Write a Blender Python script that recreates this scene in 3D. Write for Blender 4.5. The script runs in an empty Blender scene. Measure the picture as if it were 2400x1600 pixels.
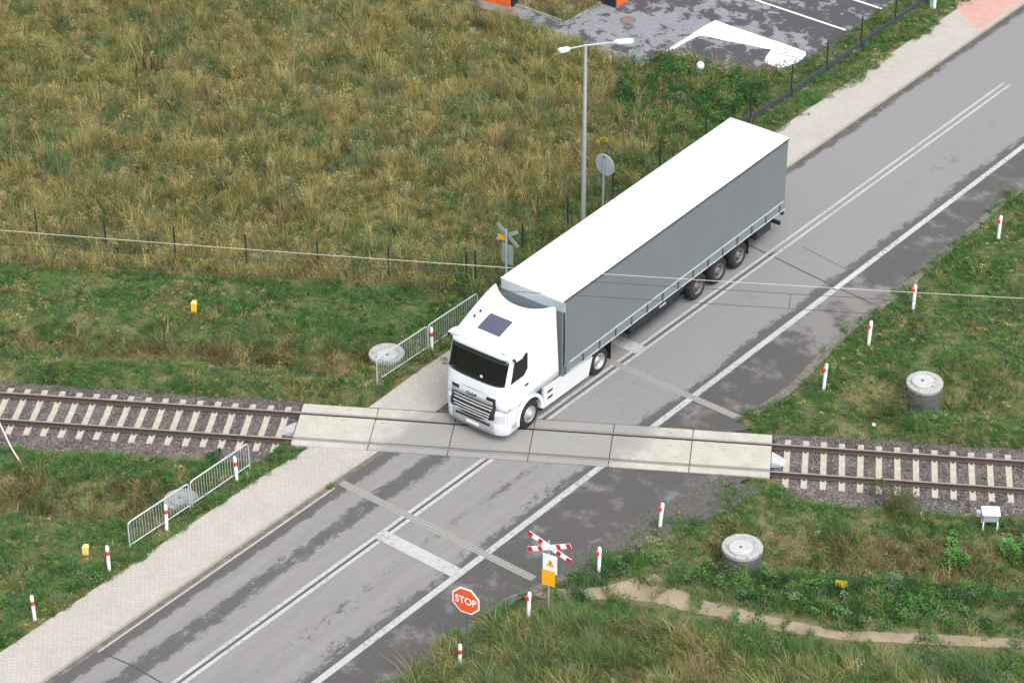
import bpy, bmesh, math, random
import numpy as np
from mathutils import Vector, Matrix

random.seed(7)
rng = np.random.default_rng(11)
D = bpy.data
scene = bpy.context.scene
COL = scene.collection
R = math.radians

# ------------------------------------------------------------------ camera
CAM = Vector((45.299, -55.797, 51.360))
YAW, PITCH, ROLL, FPX = -0.682707, 0.584023, -0.004124, 6340.25
fw = Vector((math.sin(YAW) * math.cos(PITCH), math.cos(YAW) * math.cos(PITCH), -math.sin(PITCH)))
rt0 = Vector((math.cos(YAW), -math.sin(YAW), 0))
up0 = rt0.cross(fw)
rt = rt0 * math.cos(ROLL) + up0 * math.sin(ROLL)
up = -rt0 * math.sin(ROLL) + up0 * math.cos(ROLL)
cd = D.cameras.new('camera')
cam = D.objects.new('camera', cd)
COL.objects.link(cam)
cam.matrix_world = Matrix(((rt.x, up.x, -fw.x, CAM.x), (rt.y, up.y, -fw.y, CAM.y), (rt.z, up.z, -fw.z, CAM.z), (0, 0, 0, 1)))
cd.sensor_width = 36
cd.lens = FPX / 2400 * 36
cd.clip_end = 5000
cd.clip_start = 1
scene.camera = cam

# ------------------------------------------------------------------ sky, sun, exposure
SUN_EL, SUN_AZ = R(56), R(112)          # azimuth clockwise from +Y: soft light from the picture's right, behind the camera
w = D.worlds.new('World')
scene.world = w
w.use_nodes = True
wn, wl = w.node_tree.nodes, w.node_tree.links
wn.clear()
sky = wn.new('ShaderNodeTexSky')
sky.sky_type = 'NISHITA'
sky.sun_disc = False
sky.sun_elevation = SUN_EL
sky.sun_rotation = SUN_AZ
sky.dust_density = 4
hs = wn.new('ShaderNodeHueSaturation')
hs.inputs['Saturation'].default_value = 0.26
bg = wn.new('ShaderNodeBackground')
bg.inputs['Strength'].default_value = 0.15
wo = wn.new('ShaderNodeOutputWorld')
wl.new(sky.outputs[0], hs.inputs['Color'])
wl.new(hs.outputs[0], bg.inputs[0])
wl.new(bg.outputs[0], wo.inputs[0])
sl = D.lights.new('sun', 'SUN')
sl.energy = 0.65
sl.angle = R(50)
sl.color = (1.0, 0.96, 0.9)
so = D.objects.new('sun', sl)
COL.objects.link(so)
sd = Vector((math.sin(SUN_AZ) * math.cos(SUN_EL), math.cos(SUN_AZ) * math.cos(SUN_EL), math.sin(SUN_EL)))
so.rotation_euler = sd.to_track_quat('Z', 'Y').to_euler()
so.location = (0, 0, 30)
vs = scene.view_settings
vs.view_transform = 'Standard'
vs.look = 'None'
vs.exposure = 1.20
vs.gamma = 1
scene.cycles.max_bounces = 5
scene.cycles.diffuse_bounces = 3
scene.cycles.use_denoising = True

# ------------------------------------------------------------------ frames
TH = 0.56
tv = Vector((math.cos(TH), math.sin(TH), 0))
nv = Vector((-math.sin(TH), math.cos(TH), 0))
def SN(s, n, z=0.0):
    return Vector((s * tv.x + n * nv.x, s * tv.y + n * nv.y, z))
def yline(x, n):
    return (n + x * math.sin(TH)) / math.cos(TH)

# ------------------------------------------------------------------ numpy noise
_tab = rng.random((256, 256))
def vnoise(x, y):
    xi = np.floor(x).astype(int); yi = np.floor(y).astype(int)
    fx = x - xi; fy = y - yi
    fx = fx * fx * (3 - 2 * fx); fy = fy * fy * (3 - 2 * fy)
    a = _tab[xi & 255, yi & 255]; b = _tab[(xi + 1) & 255, yi & 255]
    c = _tab[xi & 255, (yi + 1) & 255]; d = _tab[(xi + 1) & 255, (yi + 1) & 255]
    return a * (1 - fx) * (1 - fy) + b * fx * (1 - fy) + c * (1 - fx) * fy + d * fx * fy
def fbm(x, y, f=1.0, o=4, ox=0.0):
    s = 0; a = 1; t = 0
    for k in range(o):
        s = s + a * vnoise(x * f + 17.3 * k + ox, y * f + 9.1 * k + ox * 1.7); t += a
        a *= 0.5; f *= 2.07
    return s / t
def sst(a, b, v):
    t = np.clip((np.asarray(v, float) - a) / (b - a), 0, 1)
    return t * t * (3 - 2 * t)
def inpoly(x, y, poly):
    r = np.zeros(x.shape, bool)
    n = len(poly); j = n - 1
    for i in range(n):
        xi, yi = poly[i]; xj, yj = poly[j]
        if yi != yj:
            r ^= ((yi > y) != (yj > y)) & (x < (xj - xi) * (y - yi) / (yj - yi) + xi)
        j = i
    return r

# road right border (x as function of y)
RB_Y = [-30, -11.58, -8.1, -6.4, -5.1, -4.4, -3.8, -1.8, -0.6, 0.1, 1.0, 2.04, 2.9, 5.0, 5.6, 8.3, 9.5, 12.4, 15.6, 19.0, 25, 60]
RB_X = [4.8, 4.84, 4.95, 5.07, 5.50, 5.68, 5.80, 6.05, 6.3, 6.6, 6.8, 6.98, 7.1, 5.75, 5.15, 5.30, 5.15, 4.85, 4.9, 4.78, 4.55, 4.5]
def rborder(y):
    return np.interp(y, RB_Y, RB_X)

PATH_LO = [(5.0, -6.3), (6.0, -5.7), (6.7, -5.25), (7.5, -4.62), (8.21, -4.14), (8.46, -3.99), (9.37, -3.65), (10.21, -3.32), (11.25, -3.03), (12.25, -2.61), (13.47, -1.92), (14.57, -1.42), (15.34, -0.84), (16.92, 0.22), (18.27, 1.21), (26, 6)]
PATH_HI = [(5.6, -5.2), (6.1, -4.85), (6.96, -4.0), (7.35, -2.98), (7.52, -2.46), (8.29, -2.66), (9.04, -2.74), (9.68, -2.66), (10.35, -2.42), (11.38, -2.19), (12.39, -1.77), (13.2, -1.51), (14.23, -0.88), (15.4, -0.04), (16.59, 0.77), (18.03, 1.64), (26, 6.6)]
PATH_POLY = PATH_LO + PATH_HI[::-1]
PARK = [(-30, 23.5), (-21.5, 23.5), (-19.3, 23.77), (-17.85, 23.45), (-16.07, 23.8), (-14.09, 23.4), (-12.38, 23.52), (-12.38, 25.22), (-9.2, 25.4), (-7.7, 26.8), (-7.5, 28), (-7.6, 45), (-30, 45)]
ISLAND = [(-30, 24.75), (-17.2, 24.75), (-17.2, 45), (-30, 45)]
VIEW = [(-41, 11.2), (-8.0, -24), (4.0, -24), (25, -2.5), (24, 3), (-1.0, 44)]

def gz(x, y):
    """height of the soil"""
    x = np.asarray(x, float); y = np.asarray(y, float)
    s = x * tv.x + y * tv.y; n = x * nv.x + y * nv.y
    z = -0.05 + 0.10 * (fbm(x, y, 0.45, 3) - 0.5)
    off = np.where(x < 0, -x - 5.4, x - np.maximum(rborder(y), 5.0) - 0.6)
    k = sst(0.0, 2.2, off)
    z = z + k * 0.10 * (fbm(x, y, 1.3, 3, 5.0) - 0.5) * 2
    z = z - k * 0.85 * np.exp(-((n + 4.65) / np.where(x > 0, 1.05, 0.85)) ** 2)
    z = z - k * 0.75 * np.exp(-((n - 4.35) / 0.95) ** 2)
    inb = sst(2.6, 1.6, np.abs(n)) * (np.abs(n) < 2.7)
    inb = inb * np.where(np.abs(n) < 1.0, 1.0, np.where(n > 0, 1.0, np.maximum(sst(-7.3, -8.3, s), sst(8.5, 9.3, s))))
    z = np.where(np.abs(n) < 2.7, z - 0.35 * inb, z)
    flat = (x > -5.0) & (x < rborder(y))
    z = np.where(flat, -0.10 - 0.35 * (np.abs(n) < 1.9), z)
    z = z + np.where(x <= -5.0, .12 * sst(-6.5, -5.15, x) * sst(2.0, 3.6, np.abs(n)), 0)
    pk = sst(22.9, 23.4, y) * (x < -7.4)
    z = z * (1 - pk) - 0.08 * pk
    return z

def gs(x, y):
    """height that plants root at: soil, or the paving they have crept over"""
    z = gz(x, y); n = x * nv.x + y * nv.y
    z = np.where((x > -5.0) & (x < -3.0) & (np.abs(n) > 1.3), .012 + .10 * sst(.2, 2.6, np.abs(n) - 1.2), z)
    return np.where((x >= -3.0) & (x < rborder(y)), 0.0, z)

# ------------------------------------------------------------------ materials
def newmat(name):
    m = D.materials.new(name)
    m.use_nodes = True
    nt = m.node_tree
    b = nt.nodes['Principled BSDF']
    return m, nt, b
def plain(name, col, rough=0.5, metal=0.0, coat=0.0, var=0.06, scale=6.0, spec=0.5, bump=0.0):
    m, nt, b = newmat(name)
    n, l = nt.nodes, nt.links
    tc = n.new('ShaderNodeTexCoord')
    no = n.new('ShaderNodeTexNoise'); no.inputs['Scale'].default_value = scale; no.inputs['Detail'].default_value = 6
    l.new(tc.outputs['Object'], no.inputs['Vector'])
    mx = n.new('ShaderNodeMix'); mx.data_type = 'RGBA'
    mx.inputs[6].default_value = (*[c * (1 - var * 1.6) for c in col], 1)
    mx.inputs[7].default_value = (*[min(1, c * (1 + var * 1.6)) for c in col], 1)
    l.new(no.outputs[0], mx.inputs[0])
    l.new(mx.outputs[2], b.inputs['Base Color'])
    b.inputs['Roughness'].default_value = rough
    b.inputs['Metallic'].default_value = metal
    b.inputs['Coat Weight'].default_value = coat
    b.inputs['Specular IOR Level'].default_value = spec
    if bump:
        bp = n.new('ShaderNodeBump'); bp.inputs['Strength'].default_value = bump; bp.inputs['Distance'].default_value = 0.02
        l.new(no.outputs[0], bp.inputs['Height']); l.new(bp.outputs[0], b.inputs['Normal'])
    return m
class NB:
    """short node builder"""
    def __init__(s, name):
        s.m, s.nt, s.b = newmat(name); s.n, s.l = s.nt.nodes, s.nt.links
        s.tc = s.n.new('ShaderNodeTexCoord')
    def pos(s, sc=(1, 1, 1), rot=0.0):
        mp = s.n.new('ShaderNodeMapping'); mp.inputs['Scale'].default_value = sc; mp.inputs['Rotation'].default_value = (0, 0, rot)
        s.l.new(s.tc.outputs['Object'], mp.inputs['Vector']); return mp.outputs[0]
    def noise(s, scale, detail=6, rough=0.6, vec=None, dist=0.0):
        t = s.n.new('ShaderNodeTexNoise'); t.inputs['Scale'].default_value = scale; t.inputs['Detail'].default_value = detail
        t.inputs['Roughness'].default_value = rough; t.inputs['Distortion'].default_value = dist
        s.l.new(vec if vec is not None else s.tc.outputs['Object'], t.inputs['Vector']); return t.outputs[0]
    def math(s, op, a, b=0.0, clamp=False):
        t = s.n.new('ShaderNodeMath'); t.operation = op; t.use_clamp = clamp
        for i, v in enumerate((a, b)):
            if hasattr(v, 'default_value') and not isinstance(v, (int, float)): s.l.new(v, t.inputs[i])
            else: t.inputs[i].default_value = v
        return t.outputs[0]
    def mapr(s, v, a, b, c=0.0, d=1.0, smooth=True):
        t = s.n.new('ShaderNodeMapRange'); t.interpolation_type = 'SMOOTHSTEP' if smooth else 'LINEAR'
        s.l.new(v, t.inputs[0])
        for i, q in enumerate((a, b, c, d)): t.inputs[i + 1].default_value = q
        return t.outputs[0]
    def ramp(s, v, stops):
        t = s.n.new('ShaderNodeValToRGB'); s.l.new(v, t.inputs[0])
        e = t.color_ramp.elements
        while len(e) > 1: e.remove(e[-1])
        for i, (p, c) in enumerate(stops):
            k = e[0] if i == 0 else e.new(p)
            k.position = p
            k.color = (*c, 1) if isinstance(c, tuple) else (c, c, c, 1)
        return t.outputs[0]
    def mix(s, f, a, b, mode='MIX'):
        t = s.n.new('ShaderNodeMix'); t.data_type = 'RGBA'; t.blend_type = mode
        for i, v in ((0, f), (6, a), (7, b)):
            if isinstance(v, (int, float)): t.inputs[i].default_value = v if i == 0 else (v, v, v, 1)
            elif isinstance(v, tuple): t.inputs[i].default_value = (*v, 1)
            else: s.l.new(v, t.inputs[i])
        return t.outputs[2]
    def xyz(s):
        t = s.n.new('ShaderNodeSeparateXYZ'); s.l.new(s.tc.outputs['Object'], t.inputs[0]); return t.outputs
    def done(s, col, rough=0.8, bump=None, bs=0.3, bd=0.02):
        s.l.new(col, s.b.inputs['Base Color'])
        if isinstance(rough, (int, float)): s.b.inputs['Roughness'].default_value = rough
        else: s.l.new(rough, s.b.inputs['Roughness'])
        s.b.inputs['Specular IOR Level'].default_value = 0.35
        if bump is not None:
            bp = s.n.new('ShaderNodeBump'); bp.inputs['Strength'].default_value = bs; bp.inputs['Distance'].default_value = bd
            s.l.new(bump, bp.inputs['Height']); s.l.new(bp.outputs[0], s.b.inputs['Normal'])
        return s.m

def mat_road():
    q = NB('asphalt')
    o = q.xyz()
    fine = q.noise(26, 8, 0.75)
    med = q.noise(1.1, 5, 0.6)
    streak = q.noise(2.0, 5, 0.6, q.pos((1.3, 0.16, 1)))
    blot = q.noise(3.1, 9, 0.72, q.pos((1.25, 0.6, 1)), 0.5)
    low = q.noise(0.42, 3, 0.5, q.pos((1, 0.55, 1)))
    near = q.mapr(o[1], 0.5, -1.5)
    xm = q.mapr(o[0], -4, 4, 0, 1, False)
    # where the surface stays damp: along the kerb, in the wheel track, along the right edge line
    bn = q.ramp(xm, [(0.0, .55), (0.145, .62), (0.185, .44), (0.215, .10), (0.27, .12), (0.305, .40), (0.345, .46), (0.40, .12), (0.52, .08), (0.62, .10), (0.67, .25), (0.70, .18), (0.76, .08), (0.825, .24), (0.87, .42), (0.90, .28)])
    bf = q.ramp(xm, [(0.0, .45), (0.14, .46), (0.17, .20), (0.20, .05), (0.50, .06), (0.58, .10), (0.65, .17), (0.72, .12), (0.80, .12), (0.84, .36), (0.872, .56), (0.90, .42)])
    band = q.mix(near, bf, bn)
    v = q.math('ADD', q.math('MULTIPLY', blot, 0.9), q.math('MULTIPLY', low, 0.42))
    v = q.math('ADD', v, q.math('MULTIPLY', q.math('SUBTRACT', q.noise(15, 8, .85), .5), .85))
    v = q.math('ADD', v, band)
    damp = q.mapr(v, 0.915, 1.01)
    wear = q.mix(q.mapr(streak, .3, .7), (.158, .155, .155), (.189, .184, .180))
    wear = q.mix(q.mapr(med, .3, .7, 0, .5), wear, (.178, .168, .158))
    nearfar = q.mapr(o[1], 16, -6)
    wear = q.mix(nearfar, (.171, .169, .173), wear)
    c = q.mix(q.math('MULTIPLY', damp, .88), wear, (.058, .055, .054))
    # newer darker strip right of the edge line
    jag = q.math('ADD', o[0], q.math('MULTIPLY', q.math('SUBTRACT', q.noise(2.2, 4), .5), .18))
    sh = q.mapr(jag, 3.12, 3.24)
    pale = q.noise(0.9, 7, 0.65)
    yb1 = q.mapr(o[1], 9.6, 11.6); yb2 = q.mapr(o[1], 16.8, 14.6)
    bump_ = q.math('MULTIPLY', yb1, yb2)
    pv = q.math('ADD', pale, q.math('MULTIPLY', bump_, .16))
    pv = q.math('ADD', pv, q.math('MULTIPLY', q.math('SUBTRACT', q.noise(8, 6, .8), .5), .2))
    shc = q.mix(q.mapr(pv, .50, .70), (.064, .060, .058), (.150, .143, .137))
    c = q.mix(sh, c, shc)
    c = q.mix(0.75, c, q.mix(fine, (.62, .62, .62), (1.38, 1.38, 1.38)), 'MULTIPLY')
    return q.done(c, q.math('SUBTRACT', .88, q.math('MULTIPLY', damp, .3)), fine, .25, .01)
def mat_paving(name, a, b, joint):
    q = NB(name)
    br = q.n.new('ShaderNodeTexBrick')
    br.inputs['Scale'].default_value = 1.0
    br.inputs['Brick Width'].default_value = 0.2; br.inputs['Row Height'].default_value = 0.1
    br.inputs['Mortar Size'].default_value = 0.007
    br.inputs['Color1'].default_value = (*a, 1); br.inputs['Color2'].default_value = (*b, 1); br.inputs['Mortar'].default_value = (*joint, 1)
    q.l.new(q.tc.outputs['Object'], br.inputs['Vector'])
    big = q.noise(.8, 6, .65); fine = q.noise(30, 5)
    c = q.mix(.55, br.outputs[0], q.mix(big, (.78, .77, .74), (1.2, 1.2, 1.2)), 'MULTIPLY')
    c = q.mix(.5, c, q.mix(fine, (.75, .75, .75), (1.25, 1.25, 1.25)), 'MULTIPLY')
    return q.done(c, .85, br.outputs[1], .4, .01)
def mat_carpark():
    q = NB('grey_pavers')
    br = q.n.new('ShaderNodeTexBrick')
    br.inputs['Scale'].default_value = 1.0
    br.inputs['Brick Width'].default_value = 0.2; br.inputs['Row Height'].default_value = 0.1; br.inputs['Mortar Size'].default_value = 0.006
    br.inputs['Color1'].default_value = (.20, .205, .23, 1); br.inputs['Color2'].default_value = (.165, .17, .19, 1); br.inputs['Mortar'].default_value = (.09, .09, .09, 1)
    q.l.new(q.tc.outputs['Object'], br.inputs['Vector'])
    o = q.xyz()
    patch = q.noise(1.5, 8, .7, None, 0.4); area = q.noise(.28, 3, .5)
    v = q.math('ADD', patch, q.math('MULTIPLY', q.math('SUBTRACT', area, .5), .5))
    gx = q.mapr(o[0], -14, -9, 0, .10)
    v = q.math('ADD', v, gx)
    c = q.mix(q.mapr(v, .50, .56), br.outputs[0], (.05, .05, .055))
    c = q.mix(.5, c, q.mix(q.noise(20, 5), (.7, .7, .7), (1.3, 1.3, 1.3)), 'MULTIPLY')
    return q.done(c, .85)
def mat_concrete(name, a, b, scale=3.0, stain=None, stain_at=(.56, .66), bump=.2):
    q = NB(name)
    n1 = q.noise(scale, 7, .65); n2 = q.noise(scale * 11, 5)
    c = q.mix(q.mapr(n1, .3, .7), a, b)
    if stain: c = q.mix(q.mapr(q.noise(scale * 1.7, 8, .7, None, .3), *stain_at), c, stain)
    c = q.mix(.5, c, q.mix(n2, (.75, .75, .75), (1.25, 1.25, 1.25)), 'MULTIPLY')
    return q.done(c, .85, n2, bump, .01)
def mat_slab():
    q = NB('crossing_concrete')
    g = q.n.new('ShaderNodeNewGeometry')
    sp = q.n.new('ShaderNodeSeparateXYZ'); q.l.new(g.outputs['Position'], sp.inputs[0])
    wv = g.outputs['Position']
    n1 = q.noise(1.6, 6, .65, wv); n2 = q.noise(30, 5, .6, wv); n3 = q.noise(5, 8, .7, wv, .4)
    c = q.mix(q.mapr(n1, .3, .7), (.315, .298, .258), (.375, .356, .312))
    ax = q.math('ABSOLUTE', q.math('SUBTRACT', sp.outputs[0], .05))
    ax = q.math('ADD', ax, q.math('MULTIPLY', q.math('SUBTRACT', n1, .5), 1.3))
    tr = q.mapr(ax, 4.1, 2.7)
    c = q.mix(q.math('MULTIPLY', tr, .92), c, q.mix(n3, (.165, .163, .157), (.24, .236, .23)))
    c = q.mix(q.mapr(n3, .57, .68, 0, .7), c, (.135, .13, .125))
    c = q.mix(.45, c, q.mix(n2, (.75, .75, .75), (1.25, 1.25, 1.25)), 'MULTIPLY')
    return q.done(c, .8, n2, .2, .01)
def mat_paint(name, col, worn, thr=(.54, .66), scale=7):
    q = NB(name)
    n1 = q.noise(scale, 9, .75); n2 = q.noise(.5, 3)
    v = q.math('ADD', n1, q.math('MULTIPLY', q.math('SUBTRACT', n2, .5), .35))
    c = q.mix(q.mapr(v, *thr), col, worn)
    return q.done(c, .75)
def mat_soil():
    q = NB('soil')
    n1 = q.noise(.9, 6, .6); n2 = q.noise(9, 6, .7)
    c = q.mix(q.mapr(n1, .35, .65), (.074, .092, .032), (.128, .115, .052))
    c = q.mix(q.mapr(n2, .4, .7, 0, .45), c, (.145, .12, .06))
    return q.done(c, .95, n2, .6, .05)
def mat_path():
    q = NB('trodden_earth')
    n1 = q.noise(1.3, 6, .65); n2 = q.noise(14, 7, .7)
    c = q.mix(q.mapr(n1, .3, .7), (.200, .158, .110), (.262, .210, .150))
    c = q.mix(q.mapr(n2, .54, .68, 0, .7), c, (.15, .125, .085))
    return q.done(c, .95, n2, .4, .02)
def mat_ballast():
    q = NB('ballast_bed')
    vo = q.n.new('ShaderNodeTexVoronoi'); vo.inputs['Scale'].default_value = 17
    q.l.new(q.tc.outputs['Object'], vo.inputs['Vector'])
    sep = q.n.new('ShaderNodeSeparateColor'); q.l.new(vo.outputs['Color'], sep.inputs[0])
    c = q.ramp(sep.outputs[0], [(0, (.066, .057, .057)), (.5, (.108, .094, .091)), (.85, (.15, .134, .128)), (1, (.21, .195, .185))])
    c = q.mix(q.mapr(q.noise(.7, 4), .4, .7, 0, .5), c, (.12, .085, .07))
    return q.done(c, .9, vo.outputs['Distance'], .8, .03)
def mat_attr(name, trans=.3, rough=.7):
    m, nt, b = newmat(name)
    n, l = nt.nodes, nt.links
    at = n.new('ShaderNodeAttribute'); at.attribute_name = 'Col'
    l.new(at.outputs['Color'], b.inputs['Base Color'])
    b.inputs['Roughness'].default_value = rough
    b.inputs['Specular IOR Level'].default_value = .12
    if trans:
        tr = n.new('ShaderNodeBsdfTranslucent'); l.new(at.outputs['Color'], tr.inputs[0])
        mx = n.new('ShaderNodeMixShader'); mx.inputs[0].default_value = trans
        l.new(b.outputs[0], mx.inputs[1]); l.new(tr.outputs[0], mx.inputs[2])
        l.new(mx.outputs[0], n['Material Output'].inputs[0])
    return m

M = {}
M['road'] = mat_road()
M['paving'] = mat_paving('beige_pavers', (.352, .332, .305), (.315, .295, .268), (.22, .205, .185))
M['pink'] = mat_paving('pink_pavers', (.44, .27, .235), (.39, .235, .205), (.26, .17, .15))
M['carpark'] = mat_carpark()
M['kerb'] = mat_concrete('kerb_concrete', (.27, .25, .22), (.33, .31, .28), 4, (.13, .115, .10), (.58, .72))
M['gutter_far'] = mat_concrete('brown_gutter_dirt', (.062, .054, .044), (.095, .084, .07), 2.2, (.15, .14, .125), (.56, .68))
M['gutter'] = mat_concrete('gutter_dirt', (.085, .075, .062), (.14, .125, .105), 3, (.20, .18, .16))
M['slab'] = mat_slab()
M['bed'] = plain('dark_bed', (.02, .02, .02), .95)
M['line'] = mat_paint('road_paint', (.335, .335, .337), (.19, .19, .19), (.47, .66))
M['line_worn'] = mat_paint('worn_road_paint', (.37, .37, .375), (.17, .17, .17), (.47, .62), 9)
M['white_paint'] = mat_paint('white_ground_paint', (.62, .62, .62), (.30, .30, .31), (.58, .72), 5)
M['soil'] = mat_soil()
M['path'] = mat_path()
M['ballast'] = mat_ballast()
M['dark_grit'] = mat_concrete('dark_loose_grit', (.062, .058, .054), (.10, .094, .087), 6, (.045, .042, .04), (.5, .6), .8)
M['grit'] = mat_concrete('road_edge_grit', (.10, .092, .08), (.165, .15, .13), 6, (.075, .068, .06), (.5, .6), .8)
M['stone'] = mat_attr('ballast_stone', 0, .9)
M['grass'] = mat_attr('grass_blades', .5)
M['leaf'] = mat_attr('leaves', .42, .6)
M['sleeper'] = mat_concrete('sleeper_concrete', (.31, .28, .235), (.385, .35, .30), 5, (.20, .165, .13), (.54, .72))
M['rust'] = plain('rusty_steel', (.058, .038, .030), .8, 0.0, 0, .3, 8)
M['steel'] = plain('polished_rail_steel', (.34, .32, .31), .45, .55, 0, .12, 5)
M['lorry_white'] = plain('white_lorry_paint', (.66, .70, .735), .32, 0, .5, .015, 1.5)
M['lorry_white_low'] = plain('dusty_white_panel', (.52, .535, .55), .45, 0, .1, .08, 2.5)
M['roof_white'] = plain('white_roof_sheet', (.82, .82, .82), .6, 0, 0, .02, 1.2)
M['curtain'] = plain('grey_tarpaulin', (.128, .146, .158), .55, 0, 0, .04, .7)
M['trim'] = plain('dark_blue_trim', (.045, .055, .075), .55)
M['board'] = plain('grey_alloy_board', (.155, .182, .195), .5, .1, 0, .1, 3)
M['alloy'] = plain('pale_alloy_rail', (.42, .47, .49), .45, .2, 0, .1, 4)
M['black'] = plain('black_plastic', (.012, .013, .016), .55, 0, 0, .2, 8)
M['chassis'] = plain('chassis_paint', (.016, .02, .024), .6, 0, 0, .3, 4)
M['tyre'] = plain('tyre_rubber', (.011, .011, .012), .85, 0, 0, .25, 10)
M['rim'] = plain('wheel_alloy', (.36, .36, .37), .4, .45, 0, .15, 8)
M['rim_dark'] = plain('dusty_wheel_steel', (.12, .117, .117), .55, .3, 0, .2, 8)
M['glass'] = plain('dark_glazing', (.004, .006, .007), .04, 0, 0, .4, 2, .5)
M['hatch'] = plain('tinted_roof_hatch', (.06, .07, .095), .35, 0, 0, .05, 2)
M['grille_grey'] = plain('grille_grey', (.44, .47, .48), .45, .1)
M['slat'] = plain('grey_white_slat', (.56, .57, .58), .4, .1)
M['plate_grey'] = plain('bumper_grey', (.30, .31, .33), .55, 0, 0, .05, 2)
M['lamp'] = plain('lamp_lens', (.55, .57, .60), .15, .2, 0, .1, 12)
M['lamp_amber'] = plain('amber_lens', (.6, .2, .03), .3)
M['red_lens'] = plain('red_lens', (.45, .03, .03), .3)
M['galv'] = plain('galvanised_steel', (.36, .39, .40), .5, .35, 0, .12, 8)
M['galv_rail'] = plain('zinc_railing', (.42, .46, .45), .5, .25, 0, .1, 8)
M['lamp_grey'] = plain('luminaire_grey', (.50, .54, .58), .4, .1)
M['sign_back'] = plain('sign_back_grey', (.36, .40, .45), .5, .2, 0, .05, 3)
M['cross_back'] = plain('cross_back_grey', (.27, .31, .29), .6, .1, 0, .08, 4)
M['pole'] = plain('sign_pole_grey', (.10, .12, .14), .55, .3, 0, .2, 6)
M['white_plastic'] = plain('white_plastic', (.74, .75, .76), .5, 0, 0, .06, 10)
M['white_sign'] = plain('white_sign_sheet', (.72, .76, .78), .4)
M['red_sign'] = plain('red_sign_sheet', (.52, .02, .035), .4, 0, 0, .08, 5)
M['stop_red'] = plain('faded_stop_red', (.66, .10, .03), .4, 0, 0, .05, 5)
M['reflector'] = plain('red_reflector', (.60, .04, .04), .35)
M['yellow_sign'] = plain('yellow_sign_sheet', (.80, .36, .01), .45, 0, 0, .06, 6)
M['yellow_post'] = plain('yellow_plastic', (.72, .42, .04), .5, 0, 0, .1, 8)
M['yellow_pale'] = plain('faded_yellow_plastic', (.66, .50, .16), .5, 0, 0, .1, 8)
M['fence_post'] = plain('dark_fence_post', (.020, .026, .030), .6)
M['fence_mesh'] = plain('dark_fence_wire', (.028, .036, .034), .7)
M['plinth'] = plain('dark_plinth_board', (.035, .043, .052), .7, 0, 0, .2, 4)
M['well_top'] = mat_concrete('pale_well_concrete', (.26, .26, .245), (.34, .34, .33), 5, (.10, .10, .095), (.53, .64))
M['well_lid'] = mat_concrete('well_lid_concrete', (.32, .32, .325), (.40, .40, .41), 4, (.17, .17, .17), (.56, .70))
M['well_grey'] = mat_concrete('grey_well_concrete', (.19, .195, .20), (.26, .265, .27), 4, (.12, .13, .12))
M['well_side'] = mat_concrete('shaded_mossy_well', (.075, .08, .082), (.12, .125, .125), 4, (.05, .06, .04))  # shade on the well sides put into the colour, with mossy stains
M['drain'] = mat_concrete('drain_concrete', (.225, .22, .205), (.28, .275, .255), 6, (.17, .165, .155))
def mat_grating():
    q = NB('slotted_grating')
    br = q.n.new('ShaderNodeTexBrick'); br.offset = 0.0
    br.inputs['Scale'].default_value = 1.0; br.inputs['Brick Width'].default_value = .085; br.inputs['Row Height'].default_value = .12
    br.inputs['Mortar Size'].default_value = .026; br.inputs['Mortar Smooth'].default_value = .1
    br.inputs['Color1'].default_value = (.085, .08, .075, 1); br.inputs['Color2'].default_value = (.11, .105, .10, 1); br.inputs['Mortar'].default_value = (.235, .23, .215, 1)
    q.l.new(q.tc.outputs['Object'], br.inputs['Vector'])
    c = q.mix(.5, br.outputs[0], q.mix(q.noise(9, 6), (.75, .75, .75), (1.2, 1.2, 1.2)), 'MULTIPLY')
    return q.done(c, .8)
M['grating'] = mat_grating()
M['slot'] = plain('drain_slot', (.075, .07, .065), .9)
M['crack'] = plain('joint_sealant', (.042, .04, .042), .7)
M['wire_pale'] = plain('pale_cable', (.46, .44, .40), .5, 0, 0, .15, 2)
M['wire_dark'] = plain('dark_wire', (.03, .03, .035), .6)
M['box_white'] = plain('white_cabinet', (.70, .74, .77), .45, 0, 0, .05, 5)
M['orange'] = plain('orange_panel', (.62, .10, .025), .5, 0, 0, .15, 2)
M['navy'] = plain('dark_navy_panel', (.012, .016, .026), .5)
M['stem'] = plain('plant_stem', (.09, .085, .04), .8)
M['manhole'] = plain('rusty_cover', (.16, .10, .085), .8, 0, 0, .2, 8)

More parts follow.
